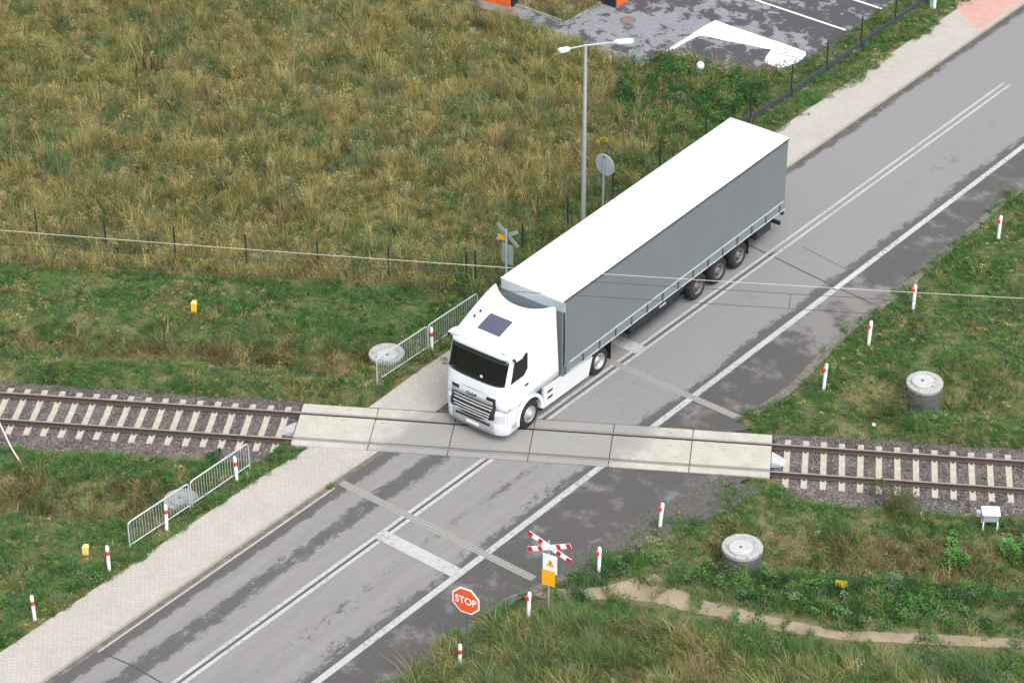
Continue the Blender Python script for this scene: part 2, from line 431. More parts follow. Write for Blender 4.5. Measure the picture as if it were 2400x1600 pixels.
# ------------------------------------------------------------------ mesh helpers
def setp(o, label=None, cat=None, group=None, kind=None):
    if label: o['label'] = label
    if cat: o['category'] = cat
    if group: o['group'] = group
    if kind: o['kind'] = kind
    return o
def empty(name, loc=(0, 0, 0), rz=0.0, parent=None):
    o = D.objects.new(name, None); COL.objects.link(o)
    o.location = loc; o.rotation_euler = (0, 0, rz); o.empty_display_size = .2
    if parent: o.parent = parent
    return o
def pydata(name, v, f, mat, parent=None, smooth=False):
    me = D.meshes.new(name)
    me.from_pydata([tuple(p) for p in v], [], f); me.update()
    if smooth:
        for p in me.polygons: p.use_smooth = True
    for m in (mat if isinstance(mat, (list, tuple)) else [mat]): me.materials.append(M[m] if isinstance(m, str) else m)
    o = D.objects.new(name, me); COL.objects.link(o)
    if parent: o.parent = parent
    return o
class MB:
    def __init__(s): s.v = []; s.f = []; s.sm = []
    def add(s, v, f, smooth=False):
        k = len(s.v); s.v += [Vector(p) for p in v]; s.f += [tuple(i + k for i in q) for q in f]; s.sm += [smooth] * len(f); return s
    def box(s, x0, x1, y0, y1, z0, z1, bev=0.0, mtx=None):
        bm = bmesh.new()
        bmesh.ops.create_cube(bm, size=1)
        for q in bm.verts:
            q.co = Vector((x0 + (q.co.x + .5) * (x1 - x0), y0 + (q.co.y + .5) * (y1 - y0), z0 + (q.co.z + .5) * (z1 - z0)))
        if bev: bmesh.ops.bevel(bm, geom=bm.edges[:], offset=bev, segments=2, affect='EDGES')
        bm.verts.index_update()
        s.add([mtx @ q.co if mtx else q.co.copy() for q in bm.verts], [[q.index for q in f.verts] for f in bm.faces])
        bm.free(); return s
    def prism(s, pts, z0, z1, axis=2):
        """extruded polygon; axis = extrusion axis"""
        n = len(pts)
        def mk(p, h):
            return (p[0], p[1], h) if axis == 2 else ((p[0], h, p[1]) if axis == 1 else (h, p[0], p[1]))
        v = [mk(p, z0) for p in pts] + [mk(p, z1) for p in pts]
        f = [tuple(range(n)), tuple(range(2 * n - 1, n - 1, -1))] + [(i, i + n, (i + 1) % n + n, (i + 1) % n) for i in range(n)]
        return s.add(v, f)
    def tube(s, pts, r, n=8, cap=True, r1=None):
        pts = [Vector(p) for p in pts]; m = len(pts)
        rings = []
        for i, p in enumerate(pts):
            d = (pts[min(i + 1, m - 1)] - pts[max(i - 1, 0)]).normalized()
            a = Vector((0, 0, 1)) if abs(d.z) < .9 else Vector((1, 0, 0))
            u = d.cross(a).normalized(); w_ = d.cross(u)
            rr = r if r1 is None else r + (r1 - r) * i / max(1, m - 1)
            rings.append([p + (u * math.cos(2 * math.pi * k / n) + w_ * math.sin(2 * math.pi * k / n)) * rr for k in range(n)])
        v = [q for g in rings for q in g]
        f = [(i * n + k, i * n + (k + 1) % n, (i + 1) * n + (k + 1) % n, (i + 1) * n + k) for i in range(m - 1) for k in range(n)]
        s.add(v, f, True)
        if cap:
            s.add(rings[0], [tuple(range(n))]); s.add(rings[-1], [tuple(range(n - 1, -1, -1))])
        return s
    def lathe(s, prof, n=32, axis=2, c=(0, 0, 0), smooth=True):
        """prof: list of (r, h)"""
        v = []
        for r_, h in prof:
            for k in range(n):
                a = 2 * math.pi * k / n
                p = (r_ * math.cos(a), r_ * math.sin(a), h)
                if axis == 0: p = (h, p[0], p[1])
                if axis == 1: p = (p[0], h, p[1])
                v.append((p[0] + c[0], p[1] + c[1], p[2] + c[2]))
        f = [(i * n + k, i * n + (k + 1) % n, (i + 1) * n + (k + 1) % n, (i + 1) * n + k) for i in range(len(prof) - 1) for k in range(n)]
        return s.add(v, f, smooth)
    def build(s, name, mat, parent=None):
        me = D.meshes.new(name)
        me.from_pydata([tuple(p) for p in s.v], [], s.f)
        me.polygons.foreach_set('use_smooth', s.sm)
        bm = bmesh.new(); bm.from_mesh(me); bmesh.ops.recalc_face_normals(bm, faces=bm.faces[:]); bm.to_mesh(me); bm.free()
        me.update()
        me.materials.append(M[mat] if isinstance(mat, str) else mat)
        o = D.objects.new(name, me); COL.objects.link(o)
        if parent: o.parent = parent
        return o
def dup(o, loc=None, rot=None, parent=None):
    c = o.copy(); COL.objects.link(c)
    if parent is not None: c.parent = parent
    if loc is not None: c.location = loc
    if rot is not None: c.rotation_euler = rot
    for ch in [k for k in D.objects if k.parent == o]:
        dup(ch, None, None, c)
    return c
def text_mesh(body, size, name, mat, parent, mtx, depth=.004):
    cu = D.curves.new('lettering', 'FONT'); cu.body = body; cu.size = size; cu.align_x = 'CENTER'; cu.align_y = 'CENTER'; cu.extrude = depth
    cu.offset = size * 0.012
    t = D.objects.new('lettering', cu); COL.objects.link(t)
    dg = bpy.context.evaluated_depsgraph_get()
    me = D.meshes.new_from_object(t.evaluated_get(dg))
    D.objects.remove(t); D.curves.remove(cu)
    me.transform(mtx)
    me.materials.clear(); me.materials.append(M[mat])
    o = D.objects.new(name, me); COL.objects.link(o); o.parent = parent
    return o
def sheet(name, poly, z, mat, label, cat, kind='structure', parent=None):
    o = pydata(name, [(x, y, z) for x, y in poly], [tuple(range(len(poly)))], mat, parent)
    return setp(o, label, cat, None, kind)
def area2(p): return sum(p[i][0] * p[(i + 1) % len(p)][1] - p[(i + 1) % len(p)][0] * p[i][1] for i in range(len(p)))

# ================================================================== SETTING
# ground: one sheet reaching the horizon, fine in the middle
def make_ground():
    xs = np.concatenate([np.array([-3000, -800, -250, -90, -60]), np.arange(-46, 30.01, .35), np.array([45, 80, 250, 800, 3000])])
    ys = np.concatenate([np.array([-3000, -800, -250, -80, -45]), np.arange(-28, 48.01, .35), np.array([65, 90, 250, 800, 3000])])
    X, Y = np.meshgrid(xs, ys)
    Z = gz(X.ravel(), Y.ravel())
    far = (np.abs(X.ravel()) > 55) | (np.abs(Y.ravel()) > 60)
    Z[far] = -0.1
    v = np.stack([X.ravel(), Y.ravel(), Z], 1)
    nx, ny = len(xs), len(ys)
    i = np.arange((ny - 1) * nx).reshape(ny - 1, nx)[:, :-1].ravel()
    f = np.stack([i, i + 1, i + nx + 1, i + nx], 1)
    o = pydata('ground', v.tolist(), f.tolist(), 'soil', None, True)
    setp(o, 'rough grassy soil around the road and the railway', 'ground', None, 'structure')
make_ground()

NEAR_N, FAR_N = -1.13, 1.29
def road_poly(near):
    if near:
        ys = [y for y in RB_Y if y < 3.0]
        right = [(float(np.interp(y, RB_Y, RB_X)), y) for y in ys]
        # last point sits on the slab's near edge
        xr = 7.25
        return [(-3.05, -30)] + right[0:] + [(xr, yline(xr, NEAR_N)), (-3.05, yline(-3.05, NEAR_N))]
    ys = [y for y in RB_Y if y >= 5.6]
    right = [(float(np.interp(y, RB_Y, RB_X)), y) for y in ys]
    return [(-3.05, yline(-3.05, FAR_N)), (5.3, yline(5.3, FAR_N)), (5.55, 5.3)] + right + [(-3.05, 60)]
for near in (True, False):
    p = road_poly(near)
    o = sheet('road', p, 0.0, 'road', 'grey two lane asphalt road ' + ('before' if near else 'beyond') + ' the level crossing', 'road')

# pavement and kerb follow the road, sinking to the crossing's level
def hpave(x, y):
    d = min(abs(y - yline(x, NEAR_N)), abs(y - yline(x, FAR_N)))
    return .012 + .10 * float(sst(.2, 2.6, d))
def strip(name, x0, x1, y0f, y1f, mat, label, cat, zadd=0.0, zf=None, skirt=None, n=60):
    v, f = [], []
    for i in range(n + 1):
        t = i / n
        for x in ((x0, x1) if skirt is None else (x0, x1, x1)):
            a, b = y0f(x), y1f(x)
            y = a + (b - a) * t
            z = (zf(x, y) if zf else 0) + zadd
            if skirt is not None and len(v) % 3 == 2: z = skirt
            v.append((x, y, z))
    k = 2 if skirt is None else 3
    for i in range(n):
        for j in range(k - 1):
            f.append((i * k + j, i * k + j + 1, (i + 1) * k + j + 1, (i + 1) * k + j))
    o = pydata(name, v, f, mat)
    return setp(o, label, cat, None, 'structure')
yN = lambda x: yline(x, NEAR_N)
yF = lambda x: yline(x, FAR_N)
# pink paving border runs obliquely
pk = lambda x: 34.55 - (x + 3.2) * 0.72
strip('pavement', -4.95, -3.2, lambda x: -30, yN, 'paving', 'beige block paved footway before the crossing', 'pavement', 0, hpave)
strip('pavement', -4.95, -3.2, yF, pk, 'paving', 'beige block paved footway beyond the crossing', 'pavement', 0, hpave)
o = pydata('pavement', [(-5.9, pk(-5.9) + .6, .112), (-4.95, pk(-4.95), .112), (-3.2, pk(-3.2), .112), (-3.2, 60, .112), (-5.9, 60, .112)], [(0, 1, 2, 3, 4)], 'pink')
setp(o, 'pink block paved stretch of the footway at the top right', 'pavement', None, 'structure')
strip('kerb', -3.2, -3.05, lambda x: -30, yN, 'kerb', 'grey concrete kerb of the near footway', 'kerb', .004, hpave, -.02, 120)
strip('kerb', -3.2, -3.05, yF, lambda x: 60, 'kerb', 'grey concrete kerb of the far footway', 'kerb', .004, hpave, -.02, 120)
strip('gutter', -3.05, -2.86, lambda x: -30, yN, 'gutter', 'dark dirty gutter below the near kerb', 'gutter', .004)
strip('gutter', -3.05, -2.84, yF, lambda x: 60, 'gutter_far', 'dark dirty gutter below the far kerb', 'gutter', .004)
strip('gutter_line', -2.86, -2.78, lambda x: -15.95, lambda x: -5.6, 'kerb', 'thin pale strip beside the near gutter', 'gutter', .006)

# road markings
def mark(name, poly, label, mat='line', z=.005):
    if area2(poly) < 0: poly = poly[::-1]
    return sheet(name, poly, z, mat, label, 'road marking')
def yclip(x0, x1, n): return yline(x0, n), yline(x1, n)
for xa, xb, side in ((-.185, -.06, 'left'), (.06, .185, 'right')):
    mark('road_marking', [(xa, -30), (xb, -30), (xb, yN(xb)), (xa, yN(xa))], f'{side} stripe of the double white centre line before the crossing')
    xa, xb = (xa, xa + .1) if xa < 0 else (xb - .1, xb)
    mark('road_marking', [(xa, yF(xa)), (xb, yF(xb)), (xb, 31.5), (xa, 31.5)], f'{side} stripe of the double white centre line beyond the crossing')
mark('road_marking', [(-.03, -30), (.03, -30), (.03, yN(.03)), (-.03, yN(-.03))], 'dark seam between the near centre stripes', 'crack', .003)
mark('road_marking', [(-.03, yF(0)), (.03, yF(0)), (.03, 15), (-.03, 15)], 'dark seam between the far centre stripes', 'crack', .003)
mark('road_marking', [(2.98, -30), (3.21, -30), (3.21, yN(3.21)), (2.98, yN(2.98))], 'wide white edge line before the crossing')
mark('road_marking', [(2.98, yF(2.98)), (3.21, yF(3.21)), (3.21, 14.2), (2.98, 14.2)], 'wide white edge line just beyond the crossing')
mark('road_marking', [(2.99, 14.28), (3.2, 14.28), (3.2, 60), (2.99, 60)], 'worn white edge line further up the road', 'line_worn')
mark('road_marking', [(-.055, -6.75), (2.975, -6.75), (2.975, -6.25), (-.055, -6.25)], 'broad white stop line in the near lane', 'line', .0062)
mark('road_marking', [(-2.6, 6.55), (.055, 6.55), (.055, 7.1), (-2.6, 7.1)], 'broad white stop line half hidden under the lorry', 'line', .0062)
mark('road_marking', [(-.07, 37.3), (.07, 37.3), (.07, 40), (-.07, 40)], 'single white centre dash at the right frame edge')
# transverse joints in the asphalt
def crack(pts, wd, label):
    v = []; f = []
    for i, (x, y) in enumerate(pts):
        v += [(x, y - wd / 2, .0035), (x, y + wd / 2, .0035)]
        if i: f.append((2 * i - 2, 2 * i, 2 * i + 1, 2 * i - 1))
    setp(pydata('road_joint', v, f, 'crack'), label, 'road joint', None, 'structure')
crack([(-3, 15.0), (.0, 14.72), (1.5, 14.55), (3.0, 14.4), (4.6, 14.3)], .06, 'dark sealed joint across the road beyond the lorry')
crack([(.6, 15.95), (1.8, 15.75), (3.0, 15.57), (4.0, 15.5)], .025, 'thin faint crack across the far lane')
crack([(-2.8, -15.9), (-1.6, -15.75), (-.3, -15.75)], .05, 'short dark joint at the near left road edge')

# bed below the crossing and between the slabs
sheet('crossing_bed', [tuple(SN(s, n)[:2]) for s, n in ((-7.3, NEAR_N), (8.45, NEAR_N), (8.45, FAR_N), (-7.3, FAR_N))], -.195, 'bed', 'dark bed under the crossing slabs', 'track bed')

# trodden path
def make_path():
    m = 90
    def res(pts):
        pts = np.array(pts); d = np.concatenate([[0], np.cumsum(np.hypot(*np.diff(pts, axis=0).T))]); t = np.linspace(0, d[-1], m)
        return np.stack([np.interp(t, d, pts[:, 0]), np.interp(t, d, pts[:, 1])], 1)
    lo, hi = res(PATH_LO), res(PATH_HI)
    k = 8; v = []; f = []
    for i in range(m):
        for j in range(k + 1):
            x, y = lo[i] + (hi[i] - lo[i]) * (j / k)
            v.append((x, y, float(gz(x, y)) + (.015 if 0 < j < k else -.06)))
    for i in range(m - 1):
        for j in range(k):
            a = i * (k + 1) + j; f.append((a, a + k + 1, a + k + 2, a + 1))
    setp(pydata('path', v, f, 'path', None, True), 'sandy trodden footpath winding right through the grass', 'footpath', None, 'structure')
make_path()

def fringe(y0, y1, w_in, w_out, mat, label, seed):
    ys = np.arange(y0, y1, .12); a = rborder(ys)
    i_ = a - w_in * (.25 + 1.5 * fbm(ys, ys * 0 + seed, .9, 4)); o_ = a + w_out * (.6 + .8 * fbm(ys, ys * 0 + seed + 7, .8, 3))
    v = []; f = []
    for k, y in enumerate(ys):
        for t in (0, .25, .5, .75, 1):
            x = i_[k] + (o_[k] - i_[k]) * t
            v.append((x, y, .004 if x < a[k] + .03 else float(max(gz(x, y), -.12)) + .05))
        if k:
            b = 5 * (k - 1); f += [(b + j, b + j + 1, b + j + 6, b + j + 5) for j in range(4)]
    setp(pydata('gravel_shoulder', v, f, mat), label, 'gravel', None, 'structure')
fringe(-20, -4.4, .10, .2, 'grit', 'grey brown grit along the near right road edge', 3.3)
fringe(-4.4, 2.75, .6, .7, 'dark_grit', 'dark loose gravel where the shoulder meets the grass before the tracks', 9.1)
fringe(6.2, 40, .10, .22, 'grit', 'grey brown grit along the far right road edge', 21.7)

# car park, bay markings
sheet('car_park', PARK, -.03, 'carpark', 'grey paved car park with dark moss patches', 'car park')
BAY = [(-12.44, 25.28), (-12.5, 28.15), (-12.46, 28.81), (-8.6, 28.84), (-8.75, 28.25), (-9.31, 28.02), (-10.3, 27.78), (-11.16, 27.55), (-11.9, 27.40), (-12.15, 27.2), (-12.26, 26.6), (-12.26, 25.3)]
BAY_END = [(-8.9, 28.85), (-7.93, 28.84), (-7.72, 28.57), (-7.6, 28.0), (-7.75, 27.3), (-7.95, 26.9), (-8.71, 26.98), (-8.95, 27.5), (-9.08, 28.0), (-9.2, 28.3)]
mark('parking_marking', BAY_END, 'blotchy worn white paint at the right end of the parking bay', mat_paint('blotchy_white_paint', (.62, .62, .62), (.11, .11, .115), (.49, .60), 6.5), -.0195)
mark('parking_marking', BAY, 'thick white painted border of one parking bay', 'white_paint', -.022)
for (x0, y0), (x1, y1), lb in (((-16, 31.45), (-7.66, 31.48), 'long white bay line in the car park'), ((-13, 34.05), (-7.57, 34.1), 'short white bay line at the top frame edge')):
    mark('parking_marking', [(x0, y0 - .06), (x1, y1 - .06), (x1, y1 + .06), (x0, y0 + .06)], lb, 'white_paint', -.022)
def kerbline(pts, label):
    m = MB()
    for a, b in zip(pts[:-1], pts[1:]):
        a, b = Vector((*a, 0)), Vector((*b, 0)); d = (b - a).normalized(); L = (b - a).length
        mt = Matrix.Translation(a) @ Matrix.Rotation(math.atan2(d.y, d.x), 4, 'Z')
        m.box(.001, L - .001, -.05, .05, -.1, .035, .01, mt)
    setp(m.build('kerb', 'kerb'), label, 'kerb', None, 'structure')
kerbline([(-24, 24.72), (-17.2, 24.75), (-17.2, 30)], 'pale kerb round the grass island of the car park')
kerbline([(-14.2, 23.36), (-12.38, 23.46), (-12.38, 25.2), (-9.2, 25.36)], 'pale kerb at the near edge of the car park')

# ballast bed
def make_ballast(s0, s1, label):
    nsn = [-2.9, -2.2, -1.55, -1.3, -.5, .5, 1.3, 1.55, 2.1, 2.7]
    zz = [-.62, -.45, -.25, -.215, -.225, -.225, -.215, -.25, -.42, -.6]
    nn = np.concatenate([np.linspace(nsn[i], nsn[i + 1], 5)[:-1] for i in range(len(nsn) - 1)] + [[nsn[-1]]])
    zs = np.interp(nn, nsn, zz)
    ss = np.arange(s0, s1 + .01, .2)
    v = []; f = []
    for s in ss:
        for n, z in zip(nn, zs):
            p = SN(s, n)
            v.append((p.x, p.y, z + .06 * (float(vnoise(np.array(p.x * 3.1), np.array(p.y * 3.1))) - .5)))
    k = len(nn)
    for i in range(len(ss) - 1):
        for j in range(k - 1):
            a = i * k + j; f.append((a, a + k, a + k + 1, a + 1))
    setp(pydata('ballast', v, f, 'ballast', None, True), label, 'ballast', None, 'structure')
make_ballast(-26, -7.2, 'purple grey ballast bed left of the crossing')
make_ballast(8.4, 26, 'purple grey ballast bed right of the crossing')
def make_stones():
    V = []; F = []; C = []
    base = np.array([(1, 0, 0), (-1, 0, 0), (0, 1, 0), (0, -1, 0), (0, 0, 1), (0, 0, -1)], float)
    tri = np.array([(0, 2, 4), (2, 1, 4), (1, 3, 4), (3, 0, 4), (2, 0, 5), (1, 2, 5), (3, 1, 5), (0, 3, 5)])
    N = 38000
    s = np.where(rng.random(N) < .5, rng.uniform(-20.5, -7.3, N), rng.uniform(8.45, 19, N))
    n = rng.uniform(-2.75, 2.55, N)
    ph = np.where(s < 0, (s + 16.639) / .5935, (s - 9.464) / .5935)
    on = (np.abs(ph - np.round(ph)) * .5935 < .135) & (np.abs(n) < 1.25) & (rng.random(N) < .93)
    on |= (np.abs(np.abs(n) - .7535) < .075)
    s, n = s[~on], n[~on]; N = len(s)
    z = np.interp(n, [-2.9, -2.2, -1.55, -1.3, -.5, .5, 1.3, 1.55, 2.1, 2.7], [-.62, -.45, -.25, -.215, -.225, -.225, -.215, -.25, -.42, -.6])
    x = s * tv.x + n * nv.x; y = s * tv.y + n * nv.y
    r = rng.uniform(.015, .035, N)
    sc = r[:, None, None] * (1 + rng.uniform(-.35, .5, (N, 6, 1)))
    a = rng.uniform(0, 6.28, N); b = rng.uniform(0, 6.28, N)
    p = base[None] * sc
    px = p[..., 0] * np.cos(a)[:, None] - p[..., 1] * np.sin(a)[:, None]; py = p[..., 0] * np.sin(a)[:, None] + p[..., 1] * np.cos(a)[:, None]
    pz = p[..., 2]
    py2 = py * np.cos(b)[:, None] - pz * np.sin(b)[:, None]; pz2 = py * np.sin(b)[:, None] + pz * np.cos(b)[:, None]
    P = np.stack([px + x[:, None], py2 + y[:, None], pz2 * .8 + (z + .012)[:, None]], 2).reshape(-1, 3)
    T = (tri[None] + (np.arange(N) * 6)[:, None, None]).reshape(-1, 3)
    pal = np.array([(.084, .076, .074), (.112, .102, .099), (.136, .123, .117), (.068, .061, .060), (.168, .156, .149), (.115, .09, .074), (.24, .225, .21)])
    cc = pal[rng.choice(len(pal), N, p=[.24, .25, .17, .16, .09, .06, .03])] * rng.uniform(.75, 1.25, (N, 1))
    col = np.repeat(cc, 6, 0)
    o = fastmesh('ballast_stones', P, T, None, col, 'stone')
    setp(o, 'loose purple grey ballast stones along both tracksides', 'ballast', None, 'stuff')
def fastmesh(name, P, tris, quads, col, mat, parent=None):
    me = D.meshes.new(name)
    nt = 0 if tris is None else len(tris); nq = 0 if quads is None else len(quads)
    me.vertices.add(len(P)); me.vertices.foreach_set('co', np.ascontiguousarray(P, dtype=np.float32).ravel())
    li = []
    if nq: li.append(np.asarray(quads).ravel())
    if nt: li.append(np.asarray(tris).ravel())
    li = np.concatenate(li).astype(np.int32)
    me.loops.add(len(li)); me.loops.foreach_set('vertex_index', li)
    ls = np.concatenate([np.arange(nq) * 4, nq * 4 + np.arange(nt) * 3]).astype(np.int32)
    me.polygons.add(nq + nt); me.polygons.foreach_set('loop_start', ls)
    me.update(calc_edges=True)
    at = me.attributes.new('Col', 'FLOAT_COLOR', 'POINT')
    c4 = np.ones((len(P), 4), np.float32); c4[:, :3] = col
    at.data.foreach_set('color', c4.ravel())
    me.materials.append(M[mat])
    o = D.objects.new(name, me); COL.objects.link(o)
    if parent: o.parent = parent
    return o
make_stones()

# ================================================================== RAILWAY
def make_rail(n, label):
    prof = [(-.07, -.172), (.07, -.172), (.07, -.16), (.012, -.14), (.012, -.045), (.036, -.035), (.036, -.004), (.03, 0), (-.03, 0), (-.036, -.004), (-.036, -.035), (-.012, -.045), (-.012, -.14), (-.07, -.16)]
    e = empty('rail', SN(0, n, 0), TH)
    MB().prism(prof, -30, 30, 0).build('rail_body', 'rust', e)
    MB().box(-30, 30, -.027, .027, .0005, .0035).build('running_surface', 'steel', e)
    setp(e, label, 'rail', 'rails of the railway track')
make_rail(.7535, 'rusty rail with worn bright top, the farther of the two')
make_rail(-.7535, 'rusty rail with worn bright top, the nearer of the two')

ORD = ['first', 'second', 'third', 'fourth', 'fifth', 'sixth', 'seventh', 'eighth', 'ninth', 'tenth', 'eleventh', 'twelfth', 'thirteenth', 'fourteenth', 'fifteenth', 'sixteenth', 'seventeenth', 'eighteenth', 'nineteenth', 'twentieth']
sl0 = None
def sleeper(s, label):
    global sl0
    if sl0 is None:
        sl0 = empty('sleeper', (0, 0, 0), TH)
        prof = [(-1.3, -.36), (1.3, -.36), (1.3, -.185), (.95, -.178), (.55, -.178), (.2, -.20), (-.2, -.20), (-.55, -.178), (-.95, -.178), (-1.3, -.185)]
        m = MB()
        n = len(prof); v = []
        for wx in (-.12, .12):
            v += [(wx * (1.0 if z < -.3 else .82), y, z) for y, z in prof]
        m.add(v, [tuple(range(n)), tuple(range(2 * n - 1, n - 1, -1))] + [(i, i + n, (i + 1) % n + n, (i + 1) % n) for i in range(n)])
        m.build('sleeper_beam', 'sleeper', sl0)
        for y in (-.87, -.64, .64, .87):
            MB().box(-.05, .05, y - .035, y + .035, -.18, -.145, .012).build('rail_clip', 'rust', sl0)
        o = sl0
    else:
        o = dup(sl0)
    o.location = SN(s, rng.uniform(-.015, .015)); o.rotation_euler = (0, 0, TH + rng.normal(0, .006))
    setp(o, label, 'sleeper', 'concrete sleepers of the track')
ks = list(range(-2, 16))
for i, k in enumerate(ks[::-1]):
    sleeper(-16.639 + k * .5935, f'{ORD[i]} concrete sleeper counting left from the crossing slabs')
for i, k in enumerate(range(-1, 13)):
    sleeper(9.464 + k * .5935, f'{ORD[i]} concrete sleeper counting right from the crossing slabs')

# concrete crossing slabs
joints = [-7.22, -4.68, -2.06, .56, 3.17, 5.77, 8.37]
protos = {}
for i in range(6):
    a, b = joints[i] + .012, joints[i + 1] - .012
    for nm, n0, n1, zt_, lb in (('middle', -.635, .635, .012, 'broad concrete slab between the rails'), ('far', .80, 1.27, .012, 'narrow concrete slab beyond the far rail'), ('near', -1.11, -.80, .012, 'narrow concrete slab before the near rail')):
        m = MB().box(a, b, n0, n1, -.18, zt_ + rng.uniform(-.004, .004), .012)
        o = m.build('crossing_slab', 'slab')
        o.rotation_euler = (0, 0, TH)
        setp(o, f'{lb}, {ORD[i]} from the left', 'slab', f'crossing slabs, {nm} row')
# end deflectors
def deflector(s, sign, label):
    m = MB()
    v = [(0, -.30, .01), (0, .30, .01), (sign * .45, .22, -.19), (sign * .45, -.22, -.19), (0, -.30, -.2), (0, .30, -.2)]
    m.add(v, [(0, 1, 2, 3), (0, 3, 4), (1, 5, 2), (0, 4, 5, 1), (3, 2, 5, 4)])
    o = m.build('deflector_plate', 'well_lid')
    o.location = SN(s, 0.02 if sign > 0 else -.1); o.rotation_euler = (0, 0, TH)
    setp(o, label, 'deflector', 'sloping end plates of the crossing')
deflector(8.38, 1, 'pale sloping end plate at the right end of the crossing slabs')
deflector(-7.24, -1, 'pale sloping end plate at the left end of the crossing slabs')

# drain channels across the road
def drain(x0, x1, y, label):
    e = empty('drain_channel', (x0, y, 0))
    MB().box(0, x1 - x0, -.14, .14, -.1, .006, .004).build('channel_body', 'drain', e)
    MB().box(.03, x1 - x0 - .03, -.12, .12, .0, .009, .002).build('grating', 'grating', e)
    setp(e, label, 'drain')
drain(-2.85, 5.0, -5.25, 'slotted concrete drain channel across the near road')
drain(-2.85, 5.05, 5.63, 'slotted concrete drain channel across the far road')

# ================================================================== LORRY
TX, TY, TA = -1.348, 2.622, .02794
lorry = empty('articulated_lorry', (TX, TY, 0), TA)
setp(lorry, 'white articulated lorry with grey curtain trailer driving over the level crossing', 'lorry')
HW = 1.24
def yf(x, z):
    if z >= 2.15: b = -3.13 + .29 * min(1, (z - 2.15) / .9) + (max(0, z - 3.05) * .08)
    else: b = -3.13 - .05 * (2.15 - z)
    a = min(1, abs(x) / HW)
    r = b + .05 * a * a + .17 * a ** 9
    if z > 3.2: r += 1.2 * (z - 3.2) ** 2.4
    return r
def yr(x, z):
    t = float(sst(3.15, 3.75, z))
    return -.18 - .18 * min(1, max(0, (z - 1.2) / 2.6)) - t * .50 * (1 - min(1, abs(x) / HW) ** 2.2)
def ztop(x, u):
    e = 1 - (1 - u) ** 2.0
    zc = 3.42 + .40 * e; ze = 3.36 + .66 * e ** 1.3
    a = min(1, abs(x) / HW)
    z = zc + (ze - zc) * a ** 2.6
    rr = .24 - .11 * u
    d = abs(x) - (HW - rr)
    if d > 0: z -= rr - math.sqrt(max(0, rr * rr - min(d, rr) ** 2))
    return z
def perim(u):
    pts = []
    zs_ = ztop(HW, u)
    for k in range(9): pts.append((-HW, 1.2 + (zs_ - 1.2) * k / 9))
    for k in range(33):
        t = -math.pi / 2 + math.pi * k / 32
        x = HW * math.sin(t); pts.append((x, ztop(x, u)))
    for k in range(9): pts.append((HW, zs_ + (1.2 - zs_) * (k + 1) / 9))
    return pts
def rooftop(x, y):
    lo, hi = 0.0, 1.0
    for _ in range(30):
        u = (lo + hi) / 2; z = ztop(x, u)
        if yf(x, z) + (yr(x, z) - yf(x, z)) * u < y: lo = u
        else: hi = u
    return ztop(x, lo)
def make_cab():
    m = MB(); NU = 16
    us = [(i / NU) ** 1.2 for i in range(NU + 1)]
    P = []
    for u in us:
        P.append([(x, yf(x, z) + (yr(x, z) - yf(x, z)) * u, z) for x, z in perim(u)])
    k = len(P[0])
    v = [q for g in P for q in g]
    f = [(i * k + j, i * k + j + 1, (i + 1) * k + j + 1, (i + 1) * k + j) for i in range(NU) for j in range(k - 1)]
    f += [(i * k + k - 1, i * k, (i + 1) * k, (i + 1) * k + k - 1) for i in range(NU)]
    m.add(v, f, True)
    for u, fn in ((0, yf), (1, yr)):
        pr = perim(u); rings = []
        ss = [1, .985, .95, .9, .8, .65, .5, .33, .15, .02]
        for s in ss:
            rings.append([(x * s, fn(x * s, 2.3 + (z - 2.3) * s), 2.3 + (z - 2.3) * s) for x, z in pr])
        v = [q for g in rings for q in g]
        f = [(i * k + j, i * k + (j + 1) % k, (i + 1) * k + (j + 1) % k, (i + 1) * k + j) for i in range(len(ss) - 1) for j in range(k)]
        m.add(v, f, True)
    return m.build('cab', 'lorry_white', lorry)
cab = make_cab()
def frontgrid(name, mat, x0, x1, zlo, zhi, off, parent, nx=24, nz=6, fn=yf, thick=.012):
    v = []; f = []
    for layer in (0, 1):
        for j in range(nz + 1):
            for i in range(nx + 1):
                x = x0 + (x1 - x0) * i / nx
                a, b = (zlo(x) if callable(zlo) else zlo), (zhi(x) if callable(zhi) else zhi)
                z = a + (b - a) * j / nz
                v.append((x, fn(x, z) - off + layer * thick, z))
    n = (nx + 1) * (nz + 1)
    for j in range(nz):
        for i in range(nx):
            q = j * (nx + 1) + i
            f.append((q, q + 1, q + nx + 2, q + nx + 1)); f.append((n + q, n + q + nx + 1, n + q + nx + 2, n + q + 1))
    bnd = [i for i in range(nx + 1)] + [j * (nx + 1) + nx for j in range(1, nz + 1)] + [nz * (nx + 1) + i for i in range(nx - 1, -1, -1)] + [j * (nx + 1) for j in range(nz - 1, 0, -1)]
    for a, b in zip(bnd, bnd[1:] + bnd[:1]): f.append((a, a + n, b + n, b))
    m = MB(); m.add(v, f, True)
    return m.build(name, mat, parent)
ws = frontgrid('windscreen', 'glass', -1.15, 1.15, lambda x: 2.16 + .05 * (x / 1.15) ** 4, lambda x: 3.07 - .03 * (x / 1.15) ** 2, .012, lorry)
MB().lathe([(.0, -.004), (.055, -.004), (.055, 0)], 20, 1, (.28, yf(.28, 2.3) - .013, 2.34)).build('windscreen_sticker', 'white_plastic', ws)
frontgrid('wiper', 'black', -.9, .1, 2.20, 2.225, .028, ws, 12, 1)
frontgrid('wiper', 'black', .15, 1.0, 2.20, 2.225, .028, ws, 12, 1)
